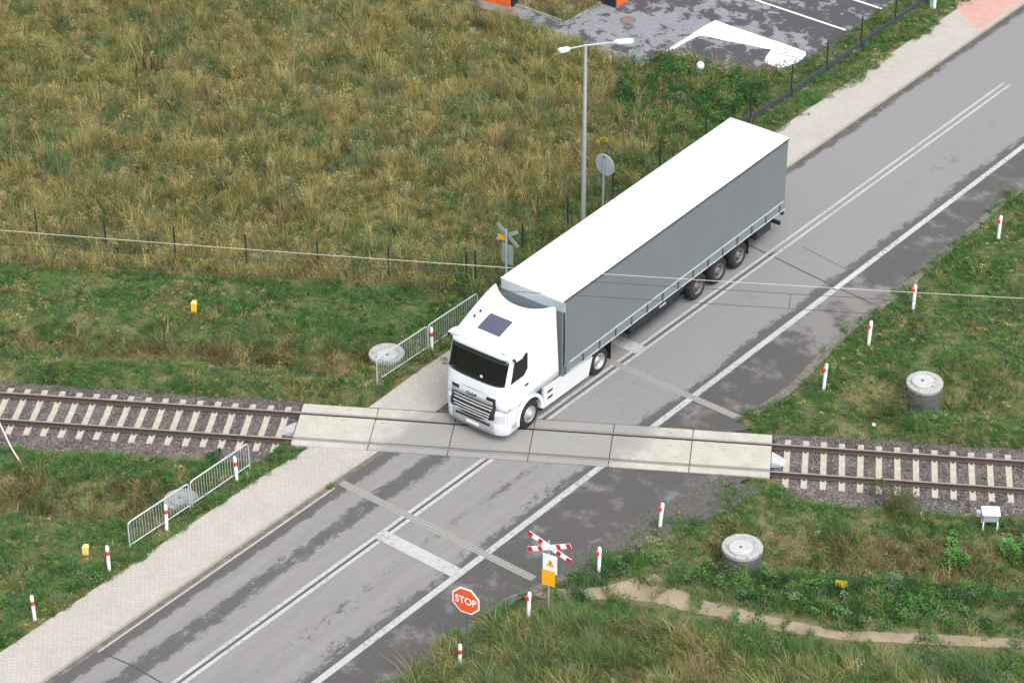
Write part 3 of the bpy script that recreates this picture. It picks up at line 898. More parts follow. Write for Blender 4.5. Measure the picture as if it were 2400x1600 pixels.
# pale roof edge strip with marker lamps
vis = frontgrid('sun_visor', 'lorry_white', -1.12, 1.12, lambda x: 3.13 - .02 * (x / 1.1) ** 2, lambda x: 3.30 - .04 * (x / 1.1) ** 2, .085, lorry, 24, 3, yf, .10)
for x in (-.98, .98):
    MB().box(x - .14, x + .14, yf(x, 3.33) - .07, yf(x, 3.33) - .02, 3.315, 3.365, .012).build('marker_lamp', 'lamp', vis)
# roof hatch, horns
m = MB(); v = []; f = []
for j in range(7):
    for i in range(9):
        x = -.44 + .90 * i / 8; y = -2.36 + .72 * j / 6
        v.append((x, y, rooftop(x, y) + .022))
for j in range(6):
    for i in range(8): a = j * 9 + i; f.append((a, a + 1, a + 10, a + 9))
n = len(v)
m.add(v + [(x, y, z - .03) for x, y, z in v], f + [(a + n, d + n, c + n, b + n) for a, b, c, d in f] + [(a, a + n, a + 1 + n, a + 1) for a in range(8)] + [(54 + a, 55 + a, 55 + a + n, 54 + a + n) for a in range(8)] + [(9 * j, 9 * j + 9, 9 * j + 9 + n, 9 * j + n) for j in range(6)] + [(9 * j + 8, 9 * j + 8 + n, 9 * j + 17 + n, 9 * j + 17) for j in range(6)])
m.build('roof_hatch', 'hatch', lorry)
for x, y in ((-.84, -1.98), (-.80, -1.72)):
    z = rooftop(x, y)
    MB().lathe([(.0, z + .07), (.03, z + .07), (.04, z + .03), (.05, z - .02)], 12, 2, (x, y, 0)).build('antenna', 'black', lorry)
# doors with windows, handles, seams
for sx in (1, -1):
    d = MB().prism([(-2.78, 1.24), (-1.84, 1.24), (-1.80, 2.2), (-1.80, 3.10), (-2.50, 3.10), (-2.84, 2.2)], sx * (HW - .02), sx * (HW + .008), 0).build('door', 'lorry_white', lorry)
    MB().prism([(-2.80, 2.24), (-2.1, 2.24), (-1.90, 2.42), (-1.90, 3.04), (-2.56, 3.04)], sx * (HW + .005), sx * (HW + .014), 0).build('side_window', 'glass', d)
    MB().box(min(sx * (HW + .006), sx * (HW + .03)), max(sx * (HW + .006), sx * (HW + .03)), -2.06, -1.86, 1.78, 1.85, .008).build('door_handle', 'black', d)
    MB().box(min(sx * HW, sx * (HW + .006)), max(sx * HW, sx * (HW + .006)), -2.55, -.33, 3.225, 3.24).build('cab_seam', 'grille_grey', lorry)
    MB().box(min(sx * HW, sx * (HW + .005)), max(sx * HW, sx * (HW + .005)), -1.775, -1.765, 1.24, 3.15).build('cab_seam', 'grille_grey', lorry)
    MB().box(min(sx * HW, sx * (HW + .005)), max(sx * HW, sx * (HW + .005)), -1.02, -1.012, 1.24, 3.2).build('cab_seam', 'grille_grey', lorry)
    # camera mirror arm
    mm = MB()
    mm.add([(sx * (HW - .02), -2.62, 3.12), (sx * (HW + .17), -2.70, 3.14), (sx * (HW + .19), -2.42, 3.14), (sx * (HW + .05), -2.05, 3.12), (sx * (HW - .02), -2.62, 3.20), (sx * (HW + .16), -2.69, 3.20), (sx * (HW + .18), -2.43, 3.20), (sx * (HW + .05), -2.05, 3.19)],
           [(3, 2, 1, 0), (4, 5, 6, 7), (0, 1, 5, 4), (1, 2, 6, 5), (2, 3, 7, 6), (3, 0, 4, 7)])
    ma = mm.build('mirror_camera', 'lorry_white', lorry)
    MB().box(min(sx * (HW + .03), sx * (HW + .15)), max(sx * (HW + .03), sx * (HW + .15)), -2.735, -2.685, 3.13, 3.20, .01).build('camera_lens', 'black', ma)
    # rear roof fairing edge
    MB().box(min(sx * HW, sx * (HW + .006)), max(sx * HW, sx * (HW + .006)), -1.25, -.40, 3.60, 3.612).build('cab_seam', 'grille_grey', lorry)
MB().tube([(-HW + .05, -3.0, 2.2), (-HW - .10, -3.08, 2.2)], .025).build('kerb_camera', 'black', lorry)
# lower front
def yb(x, z=0):
    a = min(1, abs(x) / 1.25)
    return -3.20 + .05 * a * a + .24 * a ** 8 + (.03 * max(0, .5 - z) / .2 if z else 0)
def make_bumper():
    m = MB(); N = 30
    rows = []
    for z, ins in ((.30, .03), (.34, 0), (.7, 0), (1.19, .01)):
        row = [(x0 * (1.25 - ins), yb(x0 * 1.25) + ins, z) for x0 in [math.sin(-math.pi / 2 + math.pi * i / N) for i in range(N + 1)]]
        row = [(-1.25 + ins, -2.33, z)] + row + [(1.25 - ins, -2.33, z)]
        rows.append(row)
    k = len(rows[0]); v = [q for r_ in rows for q in r_]
    f = [(i * k + j, i * k + (j + 1) % k, (i + 1) * k + (j + 1) % k, (i + 1) * k + j) for i in range(3) for j in range(k)]
    m.add(v, f, True)
    m.add(rows[0], [tuple(range(k))]); m.add(rows[-1], [tuple(range(k - 1, -1, -1))])
    return m.build('bumper', 'lorry_white', lorry)
bumper = make_bumper()
fb = lambda x, z: min(yf(x, z), yb(x)) if z < 1.25 else yf(x, z)
frontgrid('bumper_centre', 'plate_grey', -.86, .86, .31, .74, .014, lorry, 20, 3, lambda x, z: yb(x))
MB().box(-.26, .26, -3.235, -3.222, .44, .55, .004).build('number_plate', 'white_plastic', lorry)
MB().box(-.70, .70, -3.221, -3.212, .62, .70).build('air_intake', 'black', lorry)
# grille
fg = lambda x, z: yf(x, max(z, 1.2)) - .075 * max(0, min(1, (1.25 - z) / .1))
gr = frontgrid('grille', 'black', -.88, .88, lambda x: .80 + .14 * (abs(x) / .88) ** 2, lambda x: 1.76 - .02 * (x / .88) ** 2, .03, lorry, 24, 8, fg, .05)
bandz = lambda x: 1.47 - .03 * (x / .8) ** 2
gb = frontgrid('grille_band', 'grille_grey', -.86, .80, lambda x: 1.44, lambda x: 1.72, .045, gr, 20, 2, fg, .02)
frontgrid('grille_band', 'lorry_white', -.9, .9, 1.735, 1.765, .05, gr, 20, 1, fg, .02)
for x0, x1 in ((-.86, -.56), (.56, .88)):
    frontgrid('grille_corner', 'black', x0, x1, 1.60, 1.72, .052, gr, 6, 1, fg, .02)
for z in (1.36, 1.25, 1.14, 1.03, .92):
    wdt = .80 - (1.37 - z) * .25
    frontgrid('grille_slat', 'slat', -wdt, wdt, lambda x, z=z: z - .013, lambda x, z=z: z + .013, .055, gr, 20, 1, fg, .02)
text_mesh('DAF', .18, 'grille_lettering', 'black', gr, Matrix.Translation((-.04, fg(0, 1.56) - .052, 1.575)) @ Matrix.Rotation(math.pi / 2, 4, 'X') @ Matrix.Scale(1.25, 4, (1, 0, 0)), .006)
for sx in (1, -1):
    m = MB()
    xs = [.78, .90, 1.02, 1.12, 1.18]
    v = []
    for x in xs: v += [(sx * x, yb(x) - .018, .80 + .02 * (x - .8)), (sx * x, yb(x) - .018, 1.06 + .22 * (x - .8))]
    for x in xs: v += [(sx * x, yb(x) + .03, .80 + .02 * (x - .8)), (sx * x, yb(x) + .03, 1.06 + .22 * (x - .8))]
    f = [(2 * i, 2 * i + 2, 2 * i + 3, 2 * i + 1) for i in range(4)] + [(0, 1, 11, 10), (8, 18, 19, 9)] + [(2 * i + 1, 2 * i + 3, 2 * i + 13, 2 * i + 11) for i in range(4)] + [(2 * i, 2 * i + 10, 2 * i + 12, 2 * i + 2) for i in range(4)]
    m.add(v, f); m.build('headlight', 'lamp', lorry)
    m = MB().lathe([(0, .02), (.09, .018), (.11, 0), (.11, -.02)], 20, 0, (0, 0, 0))
    o = m.build('fog_lamp', 'plate_grey', lorry); o.location = (sx * 1.245, -2.62, .58); o.scale = (sx, 1.45, .8)
    MB().box(min(sx * 1.24, sx * 1.256), max(sx * 1.24, sx * 1.256), -2.96, -2.945, .75, 1.15).build('bumper_seam', 'grille_grey', bumper)

# wheels
def make_wheel(x, y, name, kind, width=.3):
    """x: outer face of the tyre"""
    sx = 1 if x > 0 else -1
    e = empty(name, (x, y, .5), 0, lorry)
    W_ = width
    MB().lathe([(.29, -W_), (.44, -W_), (.485, -W_ + .03), (.5, -W_ + .07), (.5, -.07), (.485, -.03), (.44, 0), (.34, .002), (.29, -.03)], 40, 0).build('tyre', 'tyre', e)
    if kind == 'steer':
        prof = [(.295, -.035), (.29, .0), (.275, -.005), (.26, -.05), (.20, -.035), (.17, .02), (.12, .03), (.11, .075), (.075, .09), (0, .09)]
        rm = 'rim'
    elif kind == 'drive':
        prof = [(.295, -.035), (.29, .0), (.275, -.01), (.25, -.12), (.20, -.16), (.15, -.15), (.13, -.05), (.06, -.03), (0, -.03)]
        rm = 'rim'
    else:
        prof = [(.295, -.035), (.29, .0), (.275, -.008), (.255, -.07), (.20, -.09), (.13, -.08), (.12, -.01), (.08, .0), (0, .0)]
        rm = 'rim_dark'
    MB().lathe(prof, 36, 0).build('rim', rm, e)
    m = MB()
    for k in range(10):
        a = 2 * math.pi * k / 10
        h = {'steer': -.028, 'drive': -.15, 'trailer': -.08}[kind]
        m.lathe([(0, h + .035), (.014, h + .035), (.016, h - .01)], 6, 0, (0, .165 * math.cos(a), .165 * math.sin(a)))
    m.build('wheel_nuts', 'chassis', e)
    hm = MB()
    for k in range(8):
        a = 2 * math.pi * (k + .5) / 8
        h = {'steer': -.044, 'drive': -.135, 'trailer': -.075}[kind]
        hm.lathe([(0, h + .004), (.026, h + .004), (.026, h - .02)], 10, 0, (0, .228 * math.cos(a), .228 * math.sin(a)))
    hm.build('hand_holes', 'black', e)
    if sx < 0: e.rotation_euler = (0, 0, math.pi)
    return e
for sx in (1, -1):
    make_wheel(sx * 1.235, -1.74, 'wheel', 'steer', .32)
    make_wheel(sx * 1.235, 2.15, 'wheel', 'drive', .62)
    for y in (8.05, 9.36, 10.67): make_wheel(sx * 1.255, y, 'wheel', 'trailer', .38)
# wheel arches at the front axle
for sx in (1, -1):
    m = MB(); v = []; N = 20
    for i in range(N + 1):
        a = math.radians(-8 + 196 * i / N)
        for rr, xx in ((.60, 1.255), (.71, 1.255), (.71, .9), (.60, .9)):
            v.append((sx * xx, -1.74 - rr * math.cos(a) * 1.0, .5 + rr * math.sin(a) * 1.05))
    f = [(i * 4 + j, i * 4 + (j + 1) % 4, (i + 1) * 4 + (j + 1) % 4, (i + 1) * 4 + j) for i in range(N) for j in range(4)]
    m.add(v, f); m.build('wheel_arch', 'lorry_white', lorry)
    MB().box(min(sx * .85, sx * 1.2), max(sx * .85, sx * 1.2), -1.06, -1.02, .25, .8).build('mudflap', 'black', lorry)
    MB().box(min(sx * .85, sx * 1.2), max(sx * .85, sx * 1.2), 2.82, 2.85, .22, 1.0).build('mudflap', 'black', lorry)
    MB().box(min(sx * .85, sx * 1.2), max(sx * .85, sx * 1.2), 11.32, 11.35, .22, .95).build('mudflap', 'black', lorry)
    # side skirt
    sk = MB().prism([(-1.02, .33), (1.50, .27), (1.72, .93), (-.2, 1.06), (-1.02, 1.13)], sx * 1.16, sx * 1.245, 0).build('side_skirt', 'lorry_white_low', lorry)
    for z in (.86, .62):
        MB().box(min(sx * 1.24, sx * 1.25), max(sx * 1.24, sx * 1.25), -.80, -.52, z - .045, z + .045, .004).build('step_slot', 'black', sk)
    MB().box(min(sx * .42, sx * 1.15), max(sx * .42, sx * 1.15), -.9, 1.35, .36, 1.0, .03).build('fuel_tank', 'chassis', lorry)
    # trailer side guard
    gd = empty('side_guard', (0, 0, 0), 0, lorry)
    MB().box(min(sx * 1.17, sx * 1.2), max(sx * 1.17, sx * 1.2), 3.9, 7.2, .50, .62, .005).build('guard_rail', 'chassis', gd)
    MB().box(min(sx * 1.17, sx * 1.2), max(sx * 1.17, sx * 1.2), 3.9, 7.2, .78, .90, .005).build('guard_rail', 'chassis', gd)
    MB().box(min(sx * .6, sx * .72), max(sx * .6, sx * .72), 3.3, 3.42, .25, 1.0).build('landing_leg', 'chassis', lorry)
MB().box(1.202, 1.208, 5.7, 6.1, .80, .87).build('side_marker', 'alloy', lorry)
MB().box(.95, 1.15, 2.95, 3.05, .80, .92, .01).build('rear_lamp', 'red_lens', lorry)
ch = MB()
for sx in (1, -1):
    ch.box(min(sx * .36, sx * .46), max(sx * .36, sx * .46), -2.3, 3.3, .65, .95)
ch.box(-1.15, 1.15, -2.2, -1.05, .75, 1.18); ch.box(-.35, .35, -2.2, 0.2, .6, 1.0)
ch.box(-1.14, 1.14, -1.05, 1.70, 1.0, 1.035)
ch.build('tractor_chassis', 'chassis', lorry)
ch = MB()
for sx in (1, -1):
    ch.box(min(sx * .45, sx * .58), max(sx * .45, sx * .58), .3, 13.4, .80, 1.03)
for y in (8.05, 9.36, 10.67): ch.tube([(-1.1, y, .5), (1.1, y, .5)], .07)
for k in range(13): ch.box(-1.2, 1.2, .6 + k, .68 + k, .92, 1.03)
ch.build('trailer_chassis', 'chassis', lorry)
MB().box(-.85, .85, 7.35, 11.3, .30, .99, .03).build('axle_light_block', 'chassis', lorry)  # solid block added around the axles to stop light passing under the trailer
MB().box(-1.18, 1.18, 7.4, 11.25, 1.0, 1.05).build('trailer_mudguard', 'chassis', lorry)
for sx in (1, -1):
    MB().box(min(sx * .75, sx * 1.16), max(sx * .75, sx * 1.16), 4.1, 7.0, .46, 1.0, .03).build('underside_dark_box', 'chassis', lorry)  # boxes added to darken the open gap under the trailer
MB().box(-1.15, 1.15, 11.9, 12.9, .48, .98, .03).build('storage_box', 'chassis', lorry)
MB().box(-1.22, 1.22, 13.35, 13.47, .45, .60, .02).build('underrun_bar', 'chassis', lorry)
MB().box(-1.24, 1.24, 13.50, 13.60, .82, 1.03, .01).build('rear_lamp_bar', 'chassis', lorry)
# trailer box
ZB, ZT = 1.06, 4.0
MB().box(-1.245, 1.245, .02, 13.60, 1.035, 1.18).build('trailer_floor', 'chassis', lorry)
def make_roof():
    m = MB(); N = 40; K = 10; v = []; f = []
    for i in range(N + 1):
        y = -.005 + 13.635 * i / N
        for j in range(K + 1):
            x = -1.27 + 2.54 * j / K
            zz = ZT + .012 * math.sin(i * math.pi / 2) ** 2 * (1 - (x / 1.27) ** 2) + .02 * (1 - (x / 1.27) ** 2)
            v.append((x, y, zz - .015))
    for i in range(N):
        for j in range(K): a = i * (K + 1) + j; f.append((a, a + 1, a + K + 2, a + K + 1))
    m.add(v, f, True)
    m.box(-1.27, 1.27, -.005, 13.63, ZT - .06, ZT - .017)
    return m.build('trailer_roof', 'roof_white', lorry)
make_roof()
for sx in (1, -1):
    MB().box(min(sx * 1.262, sx * 1.283), max(sx * 1.262, sx * 1.283), .02, 13.61, ZT - .085, ZT - .005, .006).build('roof_edge_trim', 'trim', lorry)
    # curtain with faint waviness
    m = MB(); N = 68; K = 8; v = []; f = []
    for i in range(N + 1):
        y = .10 + 13.42 * i / N
        for j in range(K + 1):
            z = 1.12 + (ZT - .07 - 1.12) * j / K
            bul = .006 * math.sin(y * 1.9 + z) + .014 * math.sin(y * 4.7) * math.sin(math.pi * j / K) + .012 * math.sin(math.pi * j / K)
            v.append((sx * (1.248 + bul), y, z))
    for i in range(N):
        for j in range(K): a = i * (K + 1) + j; f.append((a, a + 1, a + K + 2, a + K + 1))
    m.add(v, f, True)
    m.build('curtain', 'curtain', lorry)
    rail = MB().box(min(sx * 1.25, sx * 1.272), max(sx * 1.25, sx * 1.272), .06, 13.58, 1.075, 1.43).build('curtain_board', 'board', lorry)
    MB().box(min(sx * 1.262, sx * 1.288), max(sx * 1.262, sx * 1.288), .36, 13.45, 1.42, 1.475, .006).build('curtain_rail', 'alloy', rail)
    MB().box(min(sx * 1.262, sx * 1.288), max(sx * 1.262, sx * 1.288), .36, 13.58, 1.05, 1.10, .006).build('curtain_rail', 'alloy', rail)
    for k in range(15):
        y = .2 + k * .93 if k else .12
        MB().box(min(sx * 1.273, sx * 1.294), max(sx * 1.273, sx * 1.294), y - .03, y + .045, 1.10, 1.40, .006).build('buckle_strap', 'trim', rail)
MB().box(1.25, 1.277, .03, .12, 3.55, 3.92, .008).build('corner_bracket', 'alloy', lorry)
MB().box(-1.245, 1.245, .0, .06, 1.05, ZT - .065, .01).build('front_bulkhead', 'board', lorry)
bulk = MB().box(-1.262, 1.262, -.015, .005, ZT - .42, ZT - .045).build('bulkhead_top_panel', 'alloy', lorry)
rd = MB().box(-1.24, -.005, 13.54, 13.61, 1.06, ZT - .07, .01).build('rear_door', 'board', lorry)
MB().box(.005, 1.24, 13.54, 13.61, 1.06, ZT - .07, .01).build('rear_door', 'board', lorry)
for x in (-.9, -.35, .35, .9):
    MB().tube([(x, 13.63, 1.12), (x, 13.63, 3.85)], .018).build('lock_rod', 'alloy', lorry)
for sx in (1, -1):
    MB().box(min(sx * .7, sx * 1.15), max(sx * .7, sx * 1.15), 13.60, 13.63, .87, .98).build('tail_lamp', 'red_lens', lorry)
# air lines between tractor and trailer
for x, c in ((-.15, 'red_lens'), (0, 'black'), (.15, 'yellow_post')):
    MB().tube([(x, -.3, 1.5), (x, -.22, 1.2), (x, -.08, 1.2), (x, -.01, 1.6)], .015, 6).build('air_hose', c, lorry)

# ================================================================== STREET FURNITURE
# street lamp
lp = empty('street_lamp', (-5.88, 11.27, 0))
setp(lp, 'tall grey double arm street lamp behind the lorry', 'street lamp')
MB().tube([(0, 0, -.2), (0, 0, 4), (0, 0, 8.0)], .095, 12, True, .055).build('pole', 'galv', lp)
MB().box(-.16, .16, -.16, .16, -.1, .05, .02).build('base_plate', 'galv', lp)
def lamp_arm(d, L, hl):
    d = Vector(d).normalized()
    MB().tube([(0, 0, 7.97), (d.x * L, d.y * L, 8.0 + .06 * L)], .032, 8).build('arm', 'galv', lp)
    a = math.atan2(d.y, d.x)
    pr = [(0, -.05), (.12, -.12), (hl * .75, -.15), (hl, -.08), (hl, .08), (hl * .75, .15), (.12, .12), (0, .05)]
    h = MB().prism(pr, -.03, .05).build('lamp_head', 'lamp_grey', lp)
    h.location = (d.x * (L - .05), d.y * (L - .05), 8.0 + .06 * L); h.rotation_euler = (0, -.05, a)
    l_ = MB().prism([(.2, -.1), (hl * .9, -.1), (hl * .9, .1), (.2, .1)], -.042, -.031).build('lamp_glass', 'lamp', h)
lamp_arm((1.31, 1.17, 0), 1.05, .68)
lamp_arm((-.33, -1.08, 0), .72, .46)

# round sign seen from behind
rs = empty('round_sign', (-5.70, 12.2, 0))
setp(rs, 'round traffic sign seen from its plain grey back', 'traffic sign')
MB().tube([(0, 0, -.2), (0, 0, 3.1)], .035, 10).build('pole', 'galv', rs)
dk = MB().lathe([(0, 0), (.42, 0), (.43, .012), (.43, .022), (0, .022)], 40, 1, (.02, .04, 2.82), False).build('sign_plate', 'sign_back', rs)
MB().box(-.03, .03, -.012, .038, 2.42, 3.2).build('bracket', 'pole', rs)

# far St Andrew's cross seen from behind
def cross_arms(parent, L, wdt, ang, zc, mat, y=0, stripes=None, x=0):
    for s in (1, -1):
        mt = Matrix.Translation((x, y + (.02 if s > 0 else 0), zc)) @ Matrix.Rotation(s * ang, 4, 'Y')
        a = MB().box(-L / 2, L / 2, -.008, .008, -wdt / 2, wdt / 2, .0, mt).build('cross_arm', mat, parent)
        if stripes:
            for k in (-1, 1):
                for p0, p1 in ((.34, .52), (.80, 1.0)) :
                    x0, x1 = k * p0 * L / 2, k * p1 * L / 2
                    MB().box(min(x0, x1) , max(x0, x1), -.012, -.0085, -wdt / 2 + .002, wdt / 2 - .002, 0, mt).build('red_stripe', stripes, a)
fc = empty('crossbuck_sign', (-5.68, 6.6, 0))
setp(fc, 'crossing sign with diagonal cross seen from its grey back', 'crossing sign')
MB().tube([(0, 0, -.2), (0, 0, 2.75)], .04, 10).build('pole', 'sign_back', fc)
cross_arms(fc, 1.15, .15, R(34), 2.5, 'cross_back', .06)
MB().box(-.42, -.06, .05, .062, 2.25, 2.42).build('yellow_plate', 'yellow_sign', fc)
MB().box(-.24, .26, .045, .06, 1.35, 2.15).build('back_plate', 'cross_back', fc)
MB().box(-.03, .03, .04, .05, 1.3, 2.7).build('bracket', 'pole', fc)

# near St Andrew's cross
nc = empty('crossbuck_sign', (6.29, -6.18, 0), R(12))
setp(nc, 'red and white diagonal cross above white and yellow boards', 'crossing sign')
MB().tube([(0, .05, -.2), (0, .05, 2.6)], .03, 10).build('pole', 'galv', nc)
cross_arms(nc, 1.52, .165, R(23), 2.40, 'white_sign', 0, 'red_sign', .04)
wb = MB().box(-.17, .30, -.005, .008, 1.45, 2.13, .003).build('white_board', 'white_sign', nc)
tri = [(-.055, 1.70), (.215, 1.70), (.08, 1.98)]
MB().prism(tri, -.009, -.0055, 1).build('warning_triangle', 'yellow_sign', wb)
MB().prism([(.068, 1.78), (.092, 1.78), (.095, 1.90), (.065, 1.90)], -.012, -.0095, 1).build('warning_mark', 'black', wb)
yb_ = MB().box(-.19, .24, -.022, -.010, .98, 1.55, .003).build('yellow_board', 'yellow_sign', nc)

# STOP sign
st = empty('stop_sign', (5.86, -9.45, 0), R(10))
setp(st, 'octagonal orange red STOP sign on a thin pole', 'stop sign')
MB().tube([(0, .05, -.3), (0, .05, 2.6)], .03, 10).build('pole', 'pole', st)
def octo(r): return [(r * math.cos(math.pi / 8 + k * math.pi / 4), 2.22 + r * math.sin(math.pi / 8 + k * math.pi / 4)) for k in range(8)]
op = MB().prism(octo(.485), -.006, .008, 1).build('sign_plate', 'white_sign', st)
MB().prism(octo(.435), -.011, -.0065, 1).build('red_field', 'stop_red', op)
text_mesh('STOP', .32, 'sign_lettering', 'white_sign', op, Matrix.Translation((0, -.0135, 2.21)) @ Matrix.Rotation(math.pi / 2, 4, 'X') @ Matrix.Scale(.92, 4, (1, 0, 0)) @ Matrix.Scale(1.12, 4, (0, 1, 0)), .002)

# bollards
def make_bollard(style):
    e = empty('bollard')
    H = .97
    m = MB(); rows = []
    for z, a, b in ((-.15, .058, .05), (H - .12, .062, .052), (H - .05, .058, .047), (H - .01, .042, .034), (H, .02, .016)):
        rows.append([(a * math.cos(2 * math.pi * k / 14), b * math.sin(2 * math.pi * k / 14), z + (.0)) for k in range(14)])
    v = [q for r_ in rows for q in r_]
    m.add(v, [(i * 14 + k, i * 14 + (k + 1) % 14, (i + 1) * 14 + (k + 1) % 14, (i + 1) * 14 + k) for i in range(4) for k in range(14)], True)
    m.add(rows[-1], [tuple(range(14))])
    m.build('post', 'white_plastic', e)
    if style == 'band':
        m = MB(); rows = []
        for z in (.60, .76):
            rows.append([(.0655 * math.cos(2 * math.pi * k / 14), .0555 * math.sin(2 * math.pi * k / 14), z + .02 * math.cos(2 * math.pi * k / 14)) for k in range(14)])
        v = rows[0] + rows[1]
        m.add(v, [(k, (k + 1) % 14, 14 + (k + 1) % 14, 14 + k) for k in range(14)], True)
        m.build('reflector', 'reflector', e)
    else:
        MB().box(-.115, .02, -.075, .0, .66, .80, .015).build('reflector', 'reflector', e)
    return e
BOL = [('band', -5.28, -16.16, 'white post with red band, leftmost of all, by the near footway'),
       ('band', -5.29, -13.1, 'white post with red band, between leftmost post and near railing'),
       ('band', -5.40, -10.53, 'white post with red band in front of the near railing panel'),
       ('band', -5.45, -7.33, 'white post with red band at the near railing end nearest the tracks'),
       ('band', -5.44, 2.27, 'white post with red band beside the far railing, left of the lorry cab'),
       ('side', 6.2, 8.85, 'white post with red reflector on the verge just beyond the far drain'),
       ('side', 5.96, 11.98, 'white post with red reflector, second from the tracks on the far verge'),
       ('side', 5.92, 14.93, 'white post with red reflector where the overhead cable passes, far verge'),
       ('side', 5.83, 20.9, 'white post with red reflector, farthest up the road at the right'),
       ('side', 6.45, -.75, 'white post with red reflector at the dark gravel edge near the tracks'),
       ('side', 6.34, -3.74, 'white post with red reflector just right of the red white cross'),
       ('side', 6.0, -6.75, 'white post with red reflector between the cross and the STOP sign'),
       ('band', 5.72, -9.62, 'short white post with red band at the foot of the STOP sign')]
bp = {}
for st_, x, y, lb in BOL:
    if st_ not in bp: b = bp[st_] = make_bollard(st_)
    else: b = dup(bp[st_])
    b.location = (x, y, (.06 if x < 0 else 0) if 'short' not in lb else -.30)
    b.rotation_euler = (rng.normal(0, .02), rng.normal(0, .025) + (.03 if x > 0 else 0), R(8) if x > 0 else 0)
    setp(b, lb, 'bollard', 'white marker posts with red reflectors along the road')

# galvanised pedestrian railings
def make_railing(L):
    e = empty('railing')
    rr = .12
    pts = [(0, 0, -.2), (0, 0, 1.0 - rr)] + [(0, rr - rr * math.cos(a), 1.0 - rr + rr * math.sin(a)) for a in (R(30), R(60), R(90))]
    pts += [(0, L - rr, 1.0)] + [(0, L - rr + rr * math.sin(a), 1.0 - rr + rr * math.cos(a)) for a in (R(30), R(60), R(90))] + [(0, L, -.2)]
    MB().tube(pts, .024, 8).build('frame', 'galv_rail', e)
    MB().tube([(0, .02, .14), (0, L - .02, .14)], .02, 8).build('bottom_rail', 'galv_rail', e)
    k = int(L / .115)
    for i in range(1, k):
        y = L * i / k
        MB().tube([(0, y, .14), (0, y, .985)], .0085, 5, False).build('bar', 'galv_rail', e)
    return e
r0 = make_railing(2.62)
r0.location = (-5.6, -11.92, .03)
setp(r0, 'galvanised barred railing panel near the frame bottom left, nearer of its pair', 'railing', 'galvanised railing panels by the footway')
for y, lb in ((-9.2, 'galvanised barred railing panel before the tracks, farther of its pair'), (-.39, 'galvanised barred railing panel beyond the tracks, beside the pale round well'), (2.28, 'galvanised barred railing panel beyond the tracks, partly behind the lorry cab')):
    r_ = dup(r0); r_.location = (-5.6, y, 0.03); setp(r_, lb, 'railing')
    if y == -9.2: r_.rotation_euler = (R(.8), 0, 0)

# concrete wells in the ditches
def make_well(x, y, ztop_, r, h, label, lidoff=(0, 0), tilt=0, dark=False):
    e = empty('concrete_well', (x, y, ztop_))
    e.rotation_euler = (tilt, tilt * .6, 0)
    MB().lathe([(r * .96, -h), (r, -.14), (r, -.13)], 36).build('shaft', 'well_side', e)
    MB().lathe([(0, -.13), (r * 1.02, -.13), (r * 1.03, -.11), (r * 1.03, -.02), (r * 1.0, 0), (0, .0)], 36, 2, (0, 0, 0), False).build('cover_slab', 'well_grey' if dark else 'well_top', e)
    ld = MB().lathe([(0, .0), (r * .60, .0), (r * .60, .05), (r * .57, .06), (0, .06)], 32, 2, (lidoff[0], lidoff[1], .001), False).build('lid', 'well_grey' if dark else 'well_lid', e)
    MB().lathe([(0, .075), (.05, .075), (.06, .06)], 12, 2, (lidoff[0], lidoff[1], 0)).build('lid_handle', 'well_side', ld)
    setp(e, label, 'well', 'round concrete wells in the ditches')
make_well(9.22, -.24, .27, .62, 1.5, 'tall round concrete well with exposed dark side, right of the crossing', (.03, -.14))
make_well(8.86, 10.9, .28, .60, 1.4, 'pale concrete well in the grass beyond the right hand track', (-.06, -.05), .05)
make_well(-6.62, 1.25, .02, .60, 1.0, 'pale round concrete well behind the far railing', (.14, -.14))
make_well(-6.25, -9.05, -.02, .55, 1.0, 'grey concrete well behind the near railing', (0, -.05), 0, True)

# yellow cable marker posts
for x, y, mt, lb in ((-13.6, -1.0, 'yellow_post', 'small yellow marker post in the grass left of the tracks'), (-6.51, -12.92, 'yellow_pale', 'faded yellow marker post half sunk in grass by the near footway')):
    e = empty('marker_post', (x, y, float(gz(x, y))))
    MB().prism([(-.10, -.09), (.10, -.09), (.06, .09), (-.06, .09)], -.1, .42 if mt == 'yellow_post' else .30).build('post_body', mt, e)
    MB().prism([(-.11, -.10), (.11, -.10), (.07, .10), (-.07, .10)], .42 if mt == 'yellow_post' else .30, .46 if mt == 'yellow_post' else .33).build('post_cap', 'yellow_pale', e)
    e.rotation_euler = (0, .05, R(35))
    setp(e, lb, 'marker post')

# track side cabinet with cable
cb = empty('trackside_cabinet', (14.42, 5.75, float(gz(14.42, 5.75))), TH + R(4))
cz = .30
MB().box(-.24, .24, -.2, .2, cz, cz + .26, .015).build('cabinet_body', 'galv', cb)
MB().box(-.28, .28, -.24, .24, cz + .262, cz + .31, .012).build('cabinet_lid', 'box_white', cb)
for x in (-.22, .22):
    for y in (-.19, .19): MB().box(x - .02, x + .02, y - .02, y + .02, -.2, cz).build('leg', 'white_plastic', cb)
MB().box(-.44, -.245, -.05, .14, cz + .1, cz + .24, .01).build('side_box', 'galv', cb)
setp(cb, 'small white trackside cabinet on legs beside the right ballast', 'cabinet')
z0 = float(gz(14.2, 5.9))
setp(MB().tube([(14.25, 5.95, z0 + .5), (14.05, 6.15, z0 + .1), (13.9, 6.45, -.33), (13.85, 6.8, -.20), (13.9, 7.2, -.19), (14.1, 7.5, -.17)], .03, 8).build('cable', 'wire_dark'), 'dark cable from the trackside cabinet to the nearer rail', 'cable')
# pale rod at the left edge
setp(MB().tube([(-13.6, -10.15, .55), (-12.4, -10.65, .12), (-11.45, -10.95, -.2)], .03, 8).build('stay_rod', 'wire_pale'), 'pale slanting rod at the left frame edge', 'rod')

